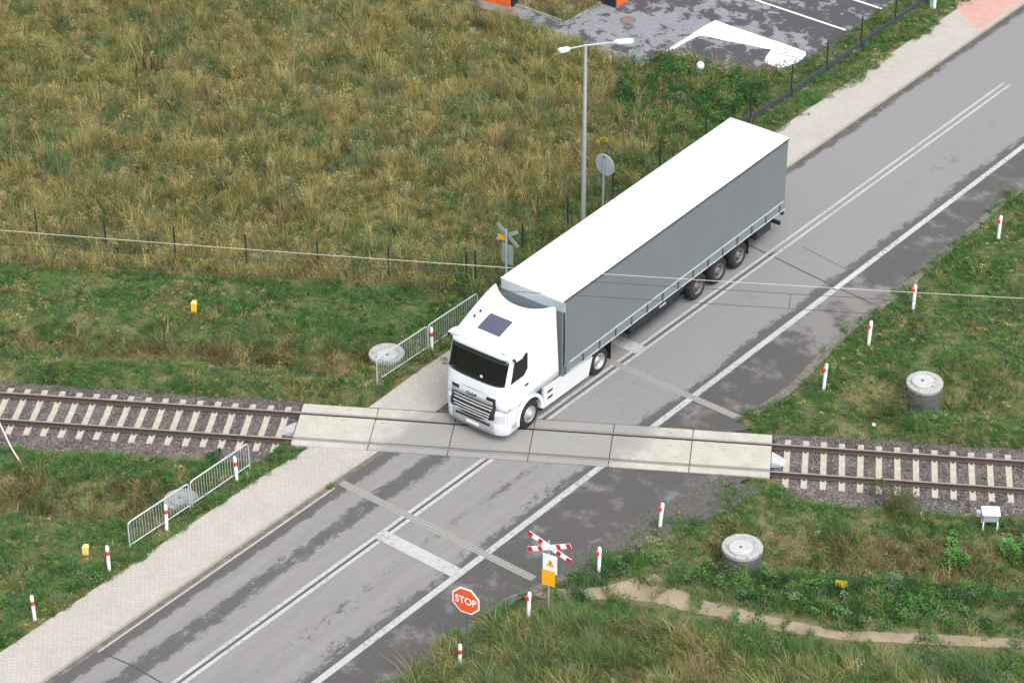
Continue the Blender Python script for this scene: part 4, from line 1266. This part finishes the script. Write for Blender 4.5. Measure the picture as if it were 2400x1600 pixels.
# overhead wires along the track
ow = empty('overhead_line', SN(0, 0), TH)
setp(ow, 'overhead wires strung along the track above the lorry', 'overhead wire')
def wirez(a, b, s): return a + b * ((s - 6) / 24) ** 2
def wire(name, mat, z, b, r_):
    MB().tube([(s, 0, wirez(z, b, s)) for s in np.linspace(-28, 30, 40)], r_, 6).build(name, mat, ow)
wire('messenger_wire', 'wire_pale', 6.59, .30, .0085)
wire('contact_wire', 'wire_dark', 6.29, .06, .0085)
wire('contact_wire', 'wire_dark', 5.74, .04, .0085)
for s in (8.65,):
    MB().tube([(s, 0, 6.3), (s, 0, 5.75)], .010, 6).build('dropper', 'wire_dark', ow)

# mesh fence: along the meadow and along the road
fe = empty('mesh_fence', (0, 0, 0))
setp(fe, 'dark wire mesh fence round the meadow and along the footway', 'fence')
F1 = [(-23.6, -2.5), (-21.25, -1.3), (-18.9, -.12), (-16.55, 1.06), (-14.2, 2.3), (-11.9, 3.58), (-9.65, 4.85), (-7.3, 6.35)]
F2 = [(-7.1, 6.6), (-6.95, 9.1), (-6.85, 11.6), (-6.75, 14.2), (-6.65, 17.0), (-6.5, 19.8), (-6.35, 22.6), (-6.25, 25.31), (-6.31, 27.95), (-6.36, 30.57), (-6.42, 33.29), (-6.5, 35.9), (-6.5, 38.6)]
FP = F1 + F2
for x, y in FP:
    g = float(gz(x, y))
    MB().box(x - .026, x + .026, y - .024, y + .024, g - .1, g + 1.42, .004).build('post', 'fence_post', fe)
for (x0, y0), (x1, y1) in zip(FP[:-1], FP[1:]):
    a = Vector((x0, y0, float(gz(x0, y0)))); b = Vector((x1, y1, float(gz(x1, y1))))
    L = (b - a).length; d = (b - a) / L
    m = MB()
    nb = int(L / .1)
    for i in range(1, nb):
        p = a + d * (L * i / nb)
        m.tube([p + Vector((0, 0, .05)), p + Vector((0, 0, 1.33))], .0016, 3, False)
    for k in range(7):
        z = .05 + .21 * k
        m.tube([a + Vector((0, 0, z)), b + Vector((0, 0, z))], .0016, 3, False)
    m.build('mesh_panel', 'fence_mesh', fe)
    if y0 > 18:
        sx = Vector((d.y, -d.x, 0)) * .03
        mt = Matrix.Translation(a) @ Matrix.Rotation(math.atan2(d.y, d.x), 4, 'Z')
        MB().box(.04, L - .04, -.025, .025, -.1, .30, .004, mt).build('plinth_board', 'plinth', fe)

e = MB().lathe([(0, .13), (.06, .12), (.1, .07), (.1, .02), (.07, -.03)], 12).build('white_stone', 'white_plastic'); e.location = (8.75, 7.95, .08); e.scale = (.7, .55, .6)
setp(e, 'small white stone in the grass at the far ballast edge', 'stone')
# small things at the top of the frame
e = empty('marker_post', (-5.77, 35.33, 0), 0); MB().box(-.06, .06, -.05, .05, -.1, .95, .015).build('post_body', 'white_plastic', e); MB().box(-.20, -.09, -.05, .05, -.1, .9, .01).build('post_cap', 'sign_back', e)
setp(e, 'white post beside a grey one at the top end of the fence', 'marker post')
e = empty('vent_cap', (-10.2, 24.6, float(gz(-10.2, 24.6)))); MB().lathe([(0, .62), (.12, .60), (.2, .50), (.21, .36), (.17, .3)], 20).build('cap', 'white_plastic', e); MB().lathe([(.12, .32), (.12, -.1)], 14).build('pipe', 'white_plastic', e)
e.scale = (.8, .8, .9)
setp(e, 'white rounded vent cap in the weeds below the car park', 'vent')
e = MB().box(-.025, .025, -.025, .025, -.1, .55).build('stake', 'wire_pale'); e.location = (-13.29, 22.65, 0)
setp(e, 'thin pale stake standing at the meadow edge', 'stake')
e = empty('manhole_cover', (-15.33, 26.55, -.026)); MB().lathe([(0, .008), (.27, .008), (.29, 0)], 28, 2, (0, 0, 0), False).build('cover_plate', 'manhole', e); MB().lathe([(.29, .0), (.29, .006), (.34, .006), (.35, -.01)], 28, 2, (0, 0, 0), False).build('cover_ring', 'gutter', e)
setp(e, 'rust coloured round manhole cover in the car park', 'manhole cover')
def orange_block(x, y, rz, sx, label):
    e = empty('orange_barrier', (x, y, -.03), rz)
    MB().prism([(-2.6, 0), (0, 0), (0, 1.0), (-2.2, 1.0)], 0, .12, 1).build('orange_panel', 'orange', e)
    MB().prism([(.12, 0), (1.0 , .25), (1.0, 1.0), (.12, 1.0)], .0, .12, 0).build('dark_panel', 'navy', e)
    setp(e, label, 'barrier', 'orange and dark objects at the top frame edge')
    return e
orange_block(-19.95, 24.35, R(8), 1, 'orange and dark barrier at the top edge, left of the grass island')
e = empty('orange_barrier', (-16.45, 27.25, -.03), R(90))
MB().prism([(0, 0), (2.4, 0), (2.4, 1.0), (0, 1.0)], 0, .12, 1).build('orange_panel', 'orange', e)
MB().prism([(.0, 0), (.75, 0), (.75, 1.0), (.0, 1.0)], -.12, 0, 0).build('dark_panel', 'navy', e)
setp(e, 'orange and dark barrier at the top edge, right of the grass island', 'barrier', 'orange and dark objects at the top frame edge')

# ================================================================== VEGETATION
def zone(x, y):
    """0 bare, 1 meadow, 2 trackside strip, 3 verge, 4 tall lush grass, 5 leafy weeds, 6 ditch"""
    s = x * tv.x + y * tv.y; n = x * nv.x + y * nv.y
    z = np.full(x.shape, 3)
    z[(x < -5) & (n > 8.75)] = 1
    z[(x > -7.5 - .25 * (fbm(x, y, .7, 2, 4.) - .5)) & (x < 0) & (y > 19.5)] = 3
    z[(x < -5) & (n <= 8.75) & (n > 1.2)] = 2
    z[(x < -5) & (n < -1)] = 2
    z[(x > 5) & (n < -5.6)] = 5
    jn = 0.35 * (fbm(x, y, .8, 3, 30.) - .5) * 2
    ditch = ((np.abs(n + 4.5 + jn * .6) < 1.0) | ((np.abs(n - 4.1 + jn) < .85) & (x < 0))) & ((x < -6.3) | (x > 8.0))
    z[ditch & (z != 5)] = 6
    lo = np.interp(x, [p[0] for p in PATH_LO], [p[1] for p in PATH_LO])
    z[(x > 4.5) & (y < lo)] = 4
    jag = .18 * (fbm(x, y, 3.0, 3, 8.0) - .5) * 2
    jag2 = .35 * (fbm(x, y, 1.6, 4, 3.0) - .5) * 2
    bare = (x > -4.9 + (jag + .22 * (fbm(x, y, .55, 2, 47.) - .5) * 2) * np.where(y < 0, 1.1, 2.2) + np.where(y < 0, -.02, .10)) & (x < rborder(y) + jag2 * 1.3 + .05)
    bare &= ~((np.abs(n) > 1.5) & (x > 5.0 + jag) & (y < 6.2) & (y > 5.4))
    bare |= (s > -7.35) & (s < 8.45) & (n > -1.16) & (n < 1.32)
    balf = 1.72 + jag2 * 1.0
    baln = -2.15 + jag2 * 1.4
    bal = ((s < -7.3 - jag2) | (s > 8.4)) & (n < balf) & (n > np.where(s < 0, np.interp(s, [-30, -9.8, -8.3, -7.3], [-2.1, -2.1, -1.5, -.9]), np.interp(s, [8.3, 8.9, 9.6, 11, 12, 12.8, 14, 30], [-1.2, -1.5, -1.9, -2.1, -1.7, -1.6, -2.1, -2.3])) + jag2 * .8)
    bare |= bal
    jx = .40 * (fbm(x, y, 2.4, 4, 13.0) - .5) * 2
    pth = inpoly(x + jx, y - jx, PATH_POLY)
    bare |= pth & ~((fbm(x, y, 1.9, 3, 66.) > np.where(x < 8.7, .47, .62)))
    pk_ = inpoly(x + jag, y + jag, PARK) & ~inpoly(x - .08, y + .08, ISLAND)
    bare |= pk_
    z[bare] = 0
    z[inpoly(x, y, ISLAND)] = 1
    return z
PALS = {
    'straw': [(.40, .340, .140), (.45, .385, .165), (.355, .300, .12), (.50, .43, .21)],
    'olive': [(.198, .190, .062), (.170, .165, .054), (.228, .210, .072), (.215, .185, .066)],
    'green': [(.090, .190, .048), (.112, .212, .058), (.074, .160, .044), (.140, .226, .066)],
    'deep': [(.034, .092, .030), (.046, .110, .040), (.030, .078, .027)],
    'bright': [(.084, .222, .050), (.108, .252, .062), (.070, .192, .046)],
    'brown': [(.23, .150, .09), (.27, .185, .12), (.18, .125, .075), (.31, .22, .155)],
    'cool': [(.145, .205, .120), (.172, .228, .140), (.122, .182, .098)],
    'lime': [(.25, .30, .075), (.28, .31, .085)],
    'shrub': [(.075, .095, .032), (.095, .115, .040), (.060, .085, .028)],
}
NAMES = list(PALS)
PALA = np.array([[c for c in (PALS[k] * 4)[:4]] for k in NAMES])
def pick(weights, n):
    """weights (n, len(NAMES)) -> colours"""
    cw = np.cumsum(weights, 1); cw /= cw[:, -1:]
    k = (rng.random((n, 1)) > cw).sum(1).clip(0, len(NAMES) - 1)
    return PALA[k, rng.integers(0, 4, n)], k
def blades(name, x, y, h, wd, az, lean, col, label, bend=.35):
    N = len(x)
    z = gs(x, y) - .02
    ux, uy = np.cos(az), np.sin(az)
    ra = az + np.pi / 2 + rng.normal(0, .7, N)
    vx, vy = np.cos(ra) * wd / 2, np.sin(ra) * wd / 2
    mx, my = ux * lean * h * bend, uy * lean * h * bend
    tx_, ty_ = ux * lean * h, uy * lean * h
    zt_ = h * np.sqrt(np.clip(1 - (lean * .85) ** 2, .05, 1))
    P = np.empty((N, 5, 3))
    P[:, 0] = np.stack([x - vx, y - vy, z], 1); P[:, 1] = np.stack([x + vx, y + vy, z], 1)
    P[:, 2] = np.stack([x + mx + vx * .85, y + my + vy * .85, z + zt_ * .6], 1); P[:, 3] = np.stack([x + mx - vx * .85, y + my - vy * .85, z + zt_ * .6], 1)
    P[:, 4] = np.stack([x + tx_, y + ty_, z + zt_], 1)
    b = (np.arange(N) * 5)[:, None]
    q = b + np.array([[0, 1, 2, 3]]); t = b + np.array([[3, 2, 4]])
    o = fastmesh(name, P.reshape(-1, 3), t, q, np.repeat(col, 5, 0), 'grass')
    setp(o, label, 'grass', None, 'stuff')
    return o
XS = (-42, 25); YS = (-24, 44)
def centres(dens):
    A = (XS[1] - XS[0]) * (YS[1] - YS[0])
    n = int(A * dens)
    x = rng.uniform(*XS, n); y = rng.uniform(*YS, n)
    k = inpoly(x, y, VIEW)
    return x[k], y[k]
def tussock(x, y):
    return .56 + .85 * sst(.30, .68, fbm(x, y, 1.15, 3, 40.))
def clumps(zid, dens, per, sig, hmean, hvar, wd, lean, wfun, name, label, windaz=None, tint=.16):
    x, y = centres(dens)
    zz = zone(x, y); k = np.isin(zz, zid); x, y = x[k], y[k]; n = len(x)
    W_ = wfun(x, y, n)
    cc, kk = pick(W_, n)
    ch = hmean * np.exp(rng.normal(0, hvar, n)) * tussock(x, y)
    if zid == [4]: ch = ch * (.32 + .68 * sst(.1, 1.7, path_gap(x, y)))
    tall = np.isin(kk, [NAMES.index('straw'), NAMES.index('brown')]); ch = ch * np.where(tall, 1.18, .92)
    caz = rng.uniform(0, 6.283, n) if windaz is None else windaz + rng.normal(0, .7, n)
    idx = np.repeat(np.arange(n), per); m = len(idx)
    dx = rng.normal(0, sig, m); dy = rng.normal(0, sig, m)
    bx, by = x[idx] + dx, y[idx] + dy
    keep = zone(bx, by) > 0
    if sig > .03:
        # a few blades may overhang a bare edge
        keep |= rng.random(m) < .012
    idx, bx, by, dx, dy = idx[keep], bx[keep], by[keep], dx[keep], dy[keep]; m = len(idx)
    out = np.arctan2(dy, dx)
    az = np.where(rng.random(m) < .5, out, caz[idx]) + rng.normal(0, .5, m)
    h = ch[idx] * rng.uniform(.45, 1.15, m) * np.exp(-(dx * dx + dy * dy) / (8 * sig * sig))
    ln = np.clip(rng.normal(lean, .22, m), .03, .98)
    mixc, _ = pick(W_[idx], m)
    c = cc[idx] * .72 + mixc * .28
    c = c * (1 + rng.normal(0, tint, (m, 1))) * (1 + rng.normal(0, .05, (m, 3)))
    blades(name, bx, by, h, wd * rng.uniform(.6, 1.4, m), az, ln, np.clip(c, .01, .6), label)
def W(n, **k):
    a = np.zeros((n, len(NAMES)))
    for q, v in k.items(): a[:, NAMES.index(q)] = v
    return a + 1e-6
def patch(x, y, f, ox, a=.52, b=.62):
    return sst(a, b, fbm(x, y, f, 3, ox))
def w_meadow(x, y, n):
    g = fbm(x, y, .20, 3, 2.0); s = x * tv.x + y * tv.y; nn = x * nv.x + y * nv.y
    gr = np.clip(patch(x, y, .75, 21., .50, .60) * (.35 + 1.3 * sst(.40, .62, g + .12 * sst(-20, -34, x))), 0, 1)
    st_ = patch(x, y, .95, 55., .47, .57) * (1 - .8 * gr); br = patch(x, y, 1.1, 87., .57, .66); dk = patch(x, y, 1.25, 31., .56, .64)
    front = sst(12.5, 9.4, nn); roadside = sst(-9.8, -7.2, x) * (y > 3)
    return W(n, olive=.85 * (1 - .7 * gr), straw=.44 + 1.2 * st_ + .55 * front, green=.06 + .45 * gr + 1.3 * roadside, deep=.06 + .6 * dk + .6 * roadside, brown=.03 + .38 * br * (1 - gr) + .30 * front * br, cool=.16 + .6 * gr, lime=.06)
def w_strip(x, y, n):
    st_ = patch(x, y, .8, 33., .53, .62) ; dk = patch(x, y, .9, 71., .50, .62); br = patch(x, y, 1.3, 15., .57, .66)
    return W(n, green=.8, bright=1.0 * (1 - .8 * st_), deep=.55 * dk, olive=.22 * st_ + .03, straw=.50 * st_ + .02, brown=.25 * br, cool=.6, lime=.08)
def w_verge(x, y, n):
    e = patch(x, y, 1.1, 12., .53, .64); dk = patch(x, y, .9, 91., .48, .62)
    return W(n, green=.8, bright=1.0 * (1 - .8 * e), deep=.6 * dk, olive=.05 + .30 * e, straw=.02 + .24 * e, brown=.02 + .14 * e, cool=.45, lime=.10)
def w_ditch(x, y, n):
    br = patch(x, y, .8, 77., .42, .58); dk = patch(x, y, 1.0, 19., .50, .62)
    return W(n, olive=.5, brown=.12 + .75 * br, straw=.12 + .28 * br, green=.45 * (1 - br) + .12, deep=.15 + .6 * dk, cool=.2)
def path_gap(x, y):
    return np.interp(x, [p[0] for p in PATH_LO], [p[1] for p in PATH_LO]) - y
def w_tall(x, y, n):
    d = path_gap(x, y); nr = sst(1.7, .7, d + 1.2 * (fbm(x, y, .7, 2, 9.) - .5))
    br = sst(7.0, 8.6, x + 3 * (fbm(x, y, .35, 3, 61.0) - .5)) * sst(.8, 1.5, d) * sst(14.5, 11.5, x)
    pal = patch(x, y, .75, 44., .45, .57); bp_ = patch(x, y, 1.0, 83., .47, .58); k = 1 - nr
    return W(n, green=.5 + .5 * nr + .3 * k * (1 - br), bright=.15 + .7 * nr, deep=.10 + .5 * nr * patch(x, y, .9, 5., .48, .6), cool=.45 + .55 * k * (1 - br), straw=k * (.18 + .95 * pal), olive=k * (.10 + .35 * br), brown=1.5 * br * bp_ * k, lime=k * .4 * (1 - .5 * br))
def w_weed(x, y, n):
    return W(n, deep=.6, green=.5, bright=.5, cool=.4, straw=.07, olive=.08)
clumps([1], 20, 30, .14, .46, .30, .019, .52, w_meadow, 'meadow_grass', 'tall dry olive and straw coloured meadow grass with green patches')
clumps([2], 60, 30, .11, .17, .28, .020, .66, w_strip, 'trackside_grass', 'short green grass between the meadow and the railway')
clumps([3], 62, 28, .10, .15, .28, .018, .64, w_verge, 'verge_grass', 'short green grass on the road verges')
clumps([6], 34, 30, .13, .27, .3, .020, .66, w_ditch, 'ditch_grass', 'brown and green rough grass in the trackside ditches')
clumps([4], 26, 40, .13, .56, .28, .016, .78, w_tall, 'tall_grass', 'tall lush grass with pale seed stalks at the lower right', R(200))
clumps([5], 34, 26, .12, .22, .3, .020, .62, w_weed, 'footpath_grass', 'dark green grass between the footpath and the ditch')

# broad leaved weeds
def leaves(x, y, z0, r, h, per, size, col, name, mat='leaf', parent=None):
    n = len(x); idx = np.repeat(np.arange(n), per); m = len(idx)
    a = rng.uniform(0, 6.283, m); rad = np.sqrt(rng.random(m)); hh = rng.random(m) ** .6
    rr = r[idx] * rad * np.sqrt(np.clip(1 - hh ** 2 * .75, .08, 1))
    px, py = x[idx] + rr * np.cos(a), y[idx] + rr * np.sin(a); pz = z0[idx] + h[idx] * hh
    s = size * rng.uniform(.55, 1.35, m)
    az = a + rng.normal(0, .8, m); tl = rng.uniform(-.2, .9, m)
    d = np.stack([np.cos(az) * np.cos(tl), np.sin(az) * np.cos(tl), -np.sin(tl) + .35], 1)
    e = np.stack([-np.sin(az), np.cos(az), rng.normal(0, .35, m)], 1)
    p = np.stack([px, py, pz], 1)
    P = np.empty((m, 4, 3))
    P[:, 0] = p - d * s[:, None] * .5; P[:, 1] = p + e * s[:, None] * .32; P[:, 2] = p + d * s[:, None] * .6; P[:, 3] = p - e * s[:, None] * .32
    q = (np.arange(m) * 4)[:, None] + np.array([[0, 1, 2, 3]])
    c = col[idx] * (1 + rng.normal(0, .18, (m, 1))) * (1 + rng.normal(0, .05, (m, 3)))
    return fastmesh(name, P.reshape(-1, 3), None, q, np.repeat(np.clip(c, .01, .6), 4, 0), mat, parent)
def weeds(zid, dens, rr, hh, per, size, wts, name, label, cond=None):
    x, y = centres(dens); zz = zone(x, y); k = np.isin(zz, zid)
    if cond is not None: k &= cond(x, y)
    x, y = x[k], y[k]; n = len(x)
    c, _ = pick(W(n, **wts), n)
    r = rr * np.exp(rng.normal(0, .3, n)); h = hh * np.exp(rng.normal(0, .3, n))
    o = leaves(x, y, gs(x, y), r, h, per, size, c, name)
    setp(o, label, 'weeds', None, 'stuff')
def froth(zid, dens, rr, hh, per, size, wfun, name, label, cond=None):
    x, y = centres(dens); k = np.isin(zone(x, y), zid)
    if cond is not None: k &= cond(x, y)
    x, y = x[k], y[k]; n = len(x)
    c, _ = pick(wfun(x, y, n), n)
    r = rr * np.exp(rng.normal(0, .35, n)); h = hh * np.exp(rng.normal(0, .3, n)) * tussock(x, y)
    setp(leaves(x, y, gs(x, y), r, h, per, size, c, name), label, 'weeds', None, 'stuff')
froth([1], 8.5, .24, .52, 56, .043, w_meadow, 'meadow_herbs', 'frothy olive and straw coloured herbs covering the meadow')
froth([2, 3], 17, .13, .12, 34, .042, w_strip, 'short_herbs', 'low leafy herbs mixed into the short green grass')
froth([4], 3.0, .22, .44, 46, .045, w_tall, 'rank_herbs', 'rank brown and green herbs among the tall grass', lambda x, y: x > 7)
froth([6], 4, .2, .24, 40, .045, w_ditch, 'ditch_herbs', 'brownish herbs on the ditch slopes')
weeds([5], 9, .28, .34, 60, .07, dict(deep=.5, bright=.5, green=.4, cool=.2), 'nettle_band', 'dense dark green leafy weeds between footpath and ditch', lambda x, y: (fbm(x, y, .5, 3, 14.) > .33) & ~inpoly(x, y - .32, PATH_POLY) & ~inpoly(x + .2, y - .15, PATH_POLY))
weeds([1], 1.6, .24, .55, 46, .06, dict(olive=.5, green=.35, deep=.2, brown=.25, cool=.25), 'meadow_weeds', 'scattered leafy weeds among the dry meadow grass')
weeds([2, 6], 1.6, .20, .22, 40, .06, dict(deep=.5, bright=.35, green=.4), 'trackside_weeds', 'low leafy weeds in the trackside grass and ditches')
weeds([3], 2.2, .13, .10, 26, .045, dict(bright=.5, green=.5, deep=.3), 'verge_weeds', 'small leafy weeds in the verge grass')
weeds([4], 1.3, .24, .40, 50, .06, dict(deep=.4, green=.4, brown=.5, olive=.3), 'tall_weeds', 'leafy and brown seeded weeds in the tall grass')
# rank growth where the fence leaves the car park
weeds([1, 3], 9, .34, .55, 80, .075, dict(deep=.9, bright=.35, green=.3), 'bramble_mass', 'dark green rank growth below the car park corner', lambda x, y: inpoly(x, y, [(-12.6, 22.6), (-10.6, 19.6), (-7.4, 19.6), (-6.75, 22.5), (-6.7, 25.2), (-9.0, 25.2), (-12.2, 24.9)]))
weeds([1], 4.2, .28, .5, 60, .065, dict(green=.5, deep=.4, cool=.35), 'fence_weeds', 'green weeds along the fence beside the lorry', lambda x, y: (x > -9.2) & (x < -6) & (y > 6) & (y < 22) & (fbm(x, y, .5, 3, 9.) > .42))

# single plants that stand out
def plant(name, x, y, r, h, per, size, pal, label, dz=0, stems=5):
    z = float(gz(x, y)) + dz
    e = empty(name, (0, 0, 0))
    c = np.array([PALS[pal][1]])
    k = 7
    ox = np.concatenate([[0], rng.normal(0, r * .58, k - 1)]); oy = np.concatenate([[0], rng.normal(0, r * .58, k - 1)])
    cs = np.repeat(c, k, 0) * rng.uniform(.8, 1.2, (k, 1))
    leaves(x + ox, y + oy, np.full(k, z), np.full(k, r * .55) * rng.uniform(.6, 1.3, k), h * rng.uniform(.45, 1.1, k), per, size, cs, 'foliage', 'leaf', e)
    m = MB()
    for _ in range(stems):
        a = rng.uniform(0, 6.28); m.tube([(x, y, z - .05), (x + .3 * r * math.cos(a), y + .3 * r * math.sin(a), z + h * .45), (x + .6 * r * math.cos(a), y + .6 * r * math.sin(a), z + h * .85)], .012, 5, False)
    m.build('stem', 'stem', e)
    setp(e, label, 'plant')
plant('leafy_plant', 14.2, 4.2, .50, .80, 170, .09, 'bright', 'bright green leafy plant below the trackside cabinet, left of two', 0)
plant('leafy_plant', 15.75, 5.2, .50, .80, 170, .09, 'bright', 'bright green leafy plant at the right frame edge, right of two', 0)
plant('dark_shrub', 11.65, 4.75, .72, .85, 260, .06, 'shrub', 'dark rounded shrub standing at the right ballast edge', 0)
plant('rough_shrub', 9.05, 9.45, .78, .95, 260, .06, 'shrub', 'olive shrub leaning against the far right concrete well', 0)
plant('low_shrub', -6.9, -6.8, .30, .35, 90, .06, 'deep', 'small dark tuft by the near railing end', 0)
def dock(x, y, label):
    e = empty('withered_plant', (x, y, float(gz(x, y))))
    M['dock'] = plain('dark_seed_head', (.06, .026, .018), .9, 0, 0, .3, 20)
    m = MB()
    for k in range(9):
        a = rng.uniform(0, 6.28); q = rng.uniform(.1, .55)
        p0 = Vector((q * math.cos(a), q * math.sin(a), 0)); p1 = p0 + Vector((rng.normal(0, .08), rng.normal(0, .08), rng.uniform(.7, 1.0)))
        m.tube([p0, p1], .010, 5)
        MB().tube([p0.lerp(p1, .42), p0.lerp(p1, .75), p1 + Vector((0, 0, .08))], .062, 6, True, .02).build('seed_head', 'dock', e)
    m.build('stem', 'stem', e)
    setp(e, label, 'plant')
dock(-27.3, 10.4, 'dark brown withered dock plant alone in the meadow')
def goldenrod(x, y, label, h=.5):
    e = empty('yellow_flower', (0, 0, 0))
    n = 5; ox = rng.normal(0, .12, n); oy = rng.normal(0, .12, n)
    leaves(x + ox, y + oy, np.full(n, float(gz(x, y)) + h * .6), np.full(n, .10), np.full(n, .22), 40, .05, np.tile([[.55, .46, .03]], (n, 1)), 'blossom', 'leaf', e)
    m = MB()
    for a, b in zip(ox, oy): m.tube([(x, y, float(gz(x, y)) - .05), (x + a, y + b, float(gz(x, y)) + h * .75)], .008, 5, False)
    m.build('stem', 'stem', e)
    setp(e, label, 'flower')
goldenrod(12.65, .05, 'yellow flowering plant by the ditch above the footpath', .4)
goldenrod(-9.6, 17.2, 'yellow flowering plant at the meadow edge behind the trailer', .45)
for i, (x, y, lb) in enumerate(((-3.35, 21.2, 'small green weed growing at the kerb just beyond the trailer'), (-3.3, 24.4, 'small green weed growing at the kerb farther up the road'), (4.75, 12.2, 'round grass tuft at the far right road edge'), (-2.95, -5.6, 'small weed at the near kerb where the drain begins'))):
    plant('kerb_weed', x, y, .13 if i != 2 else .25, .14 if i != 2 else .2, 40, .05, 'green', lb, .06 if i != 2 else 0.08, 2)
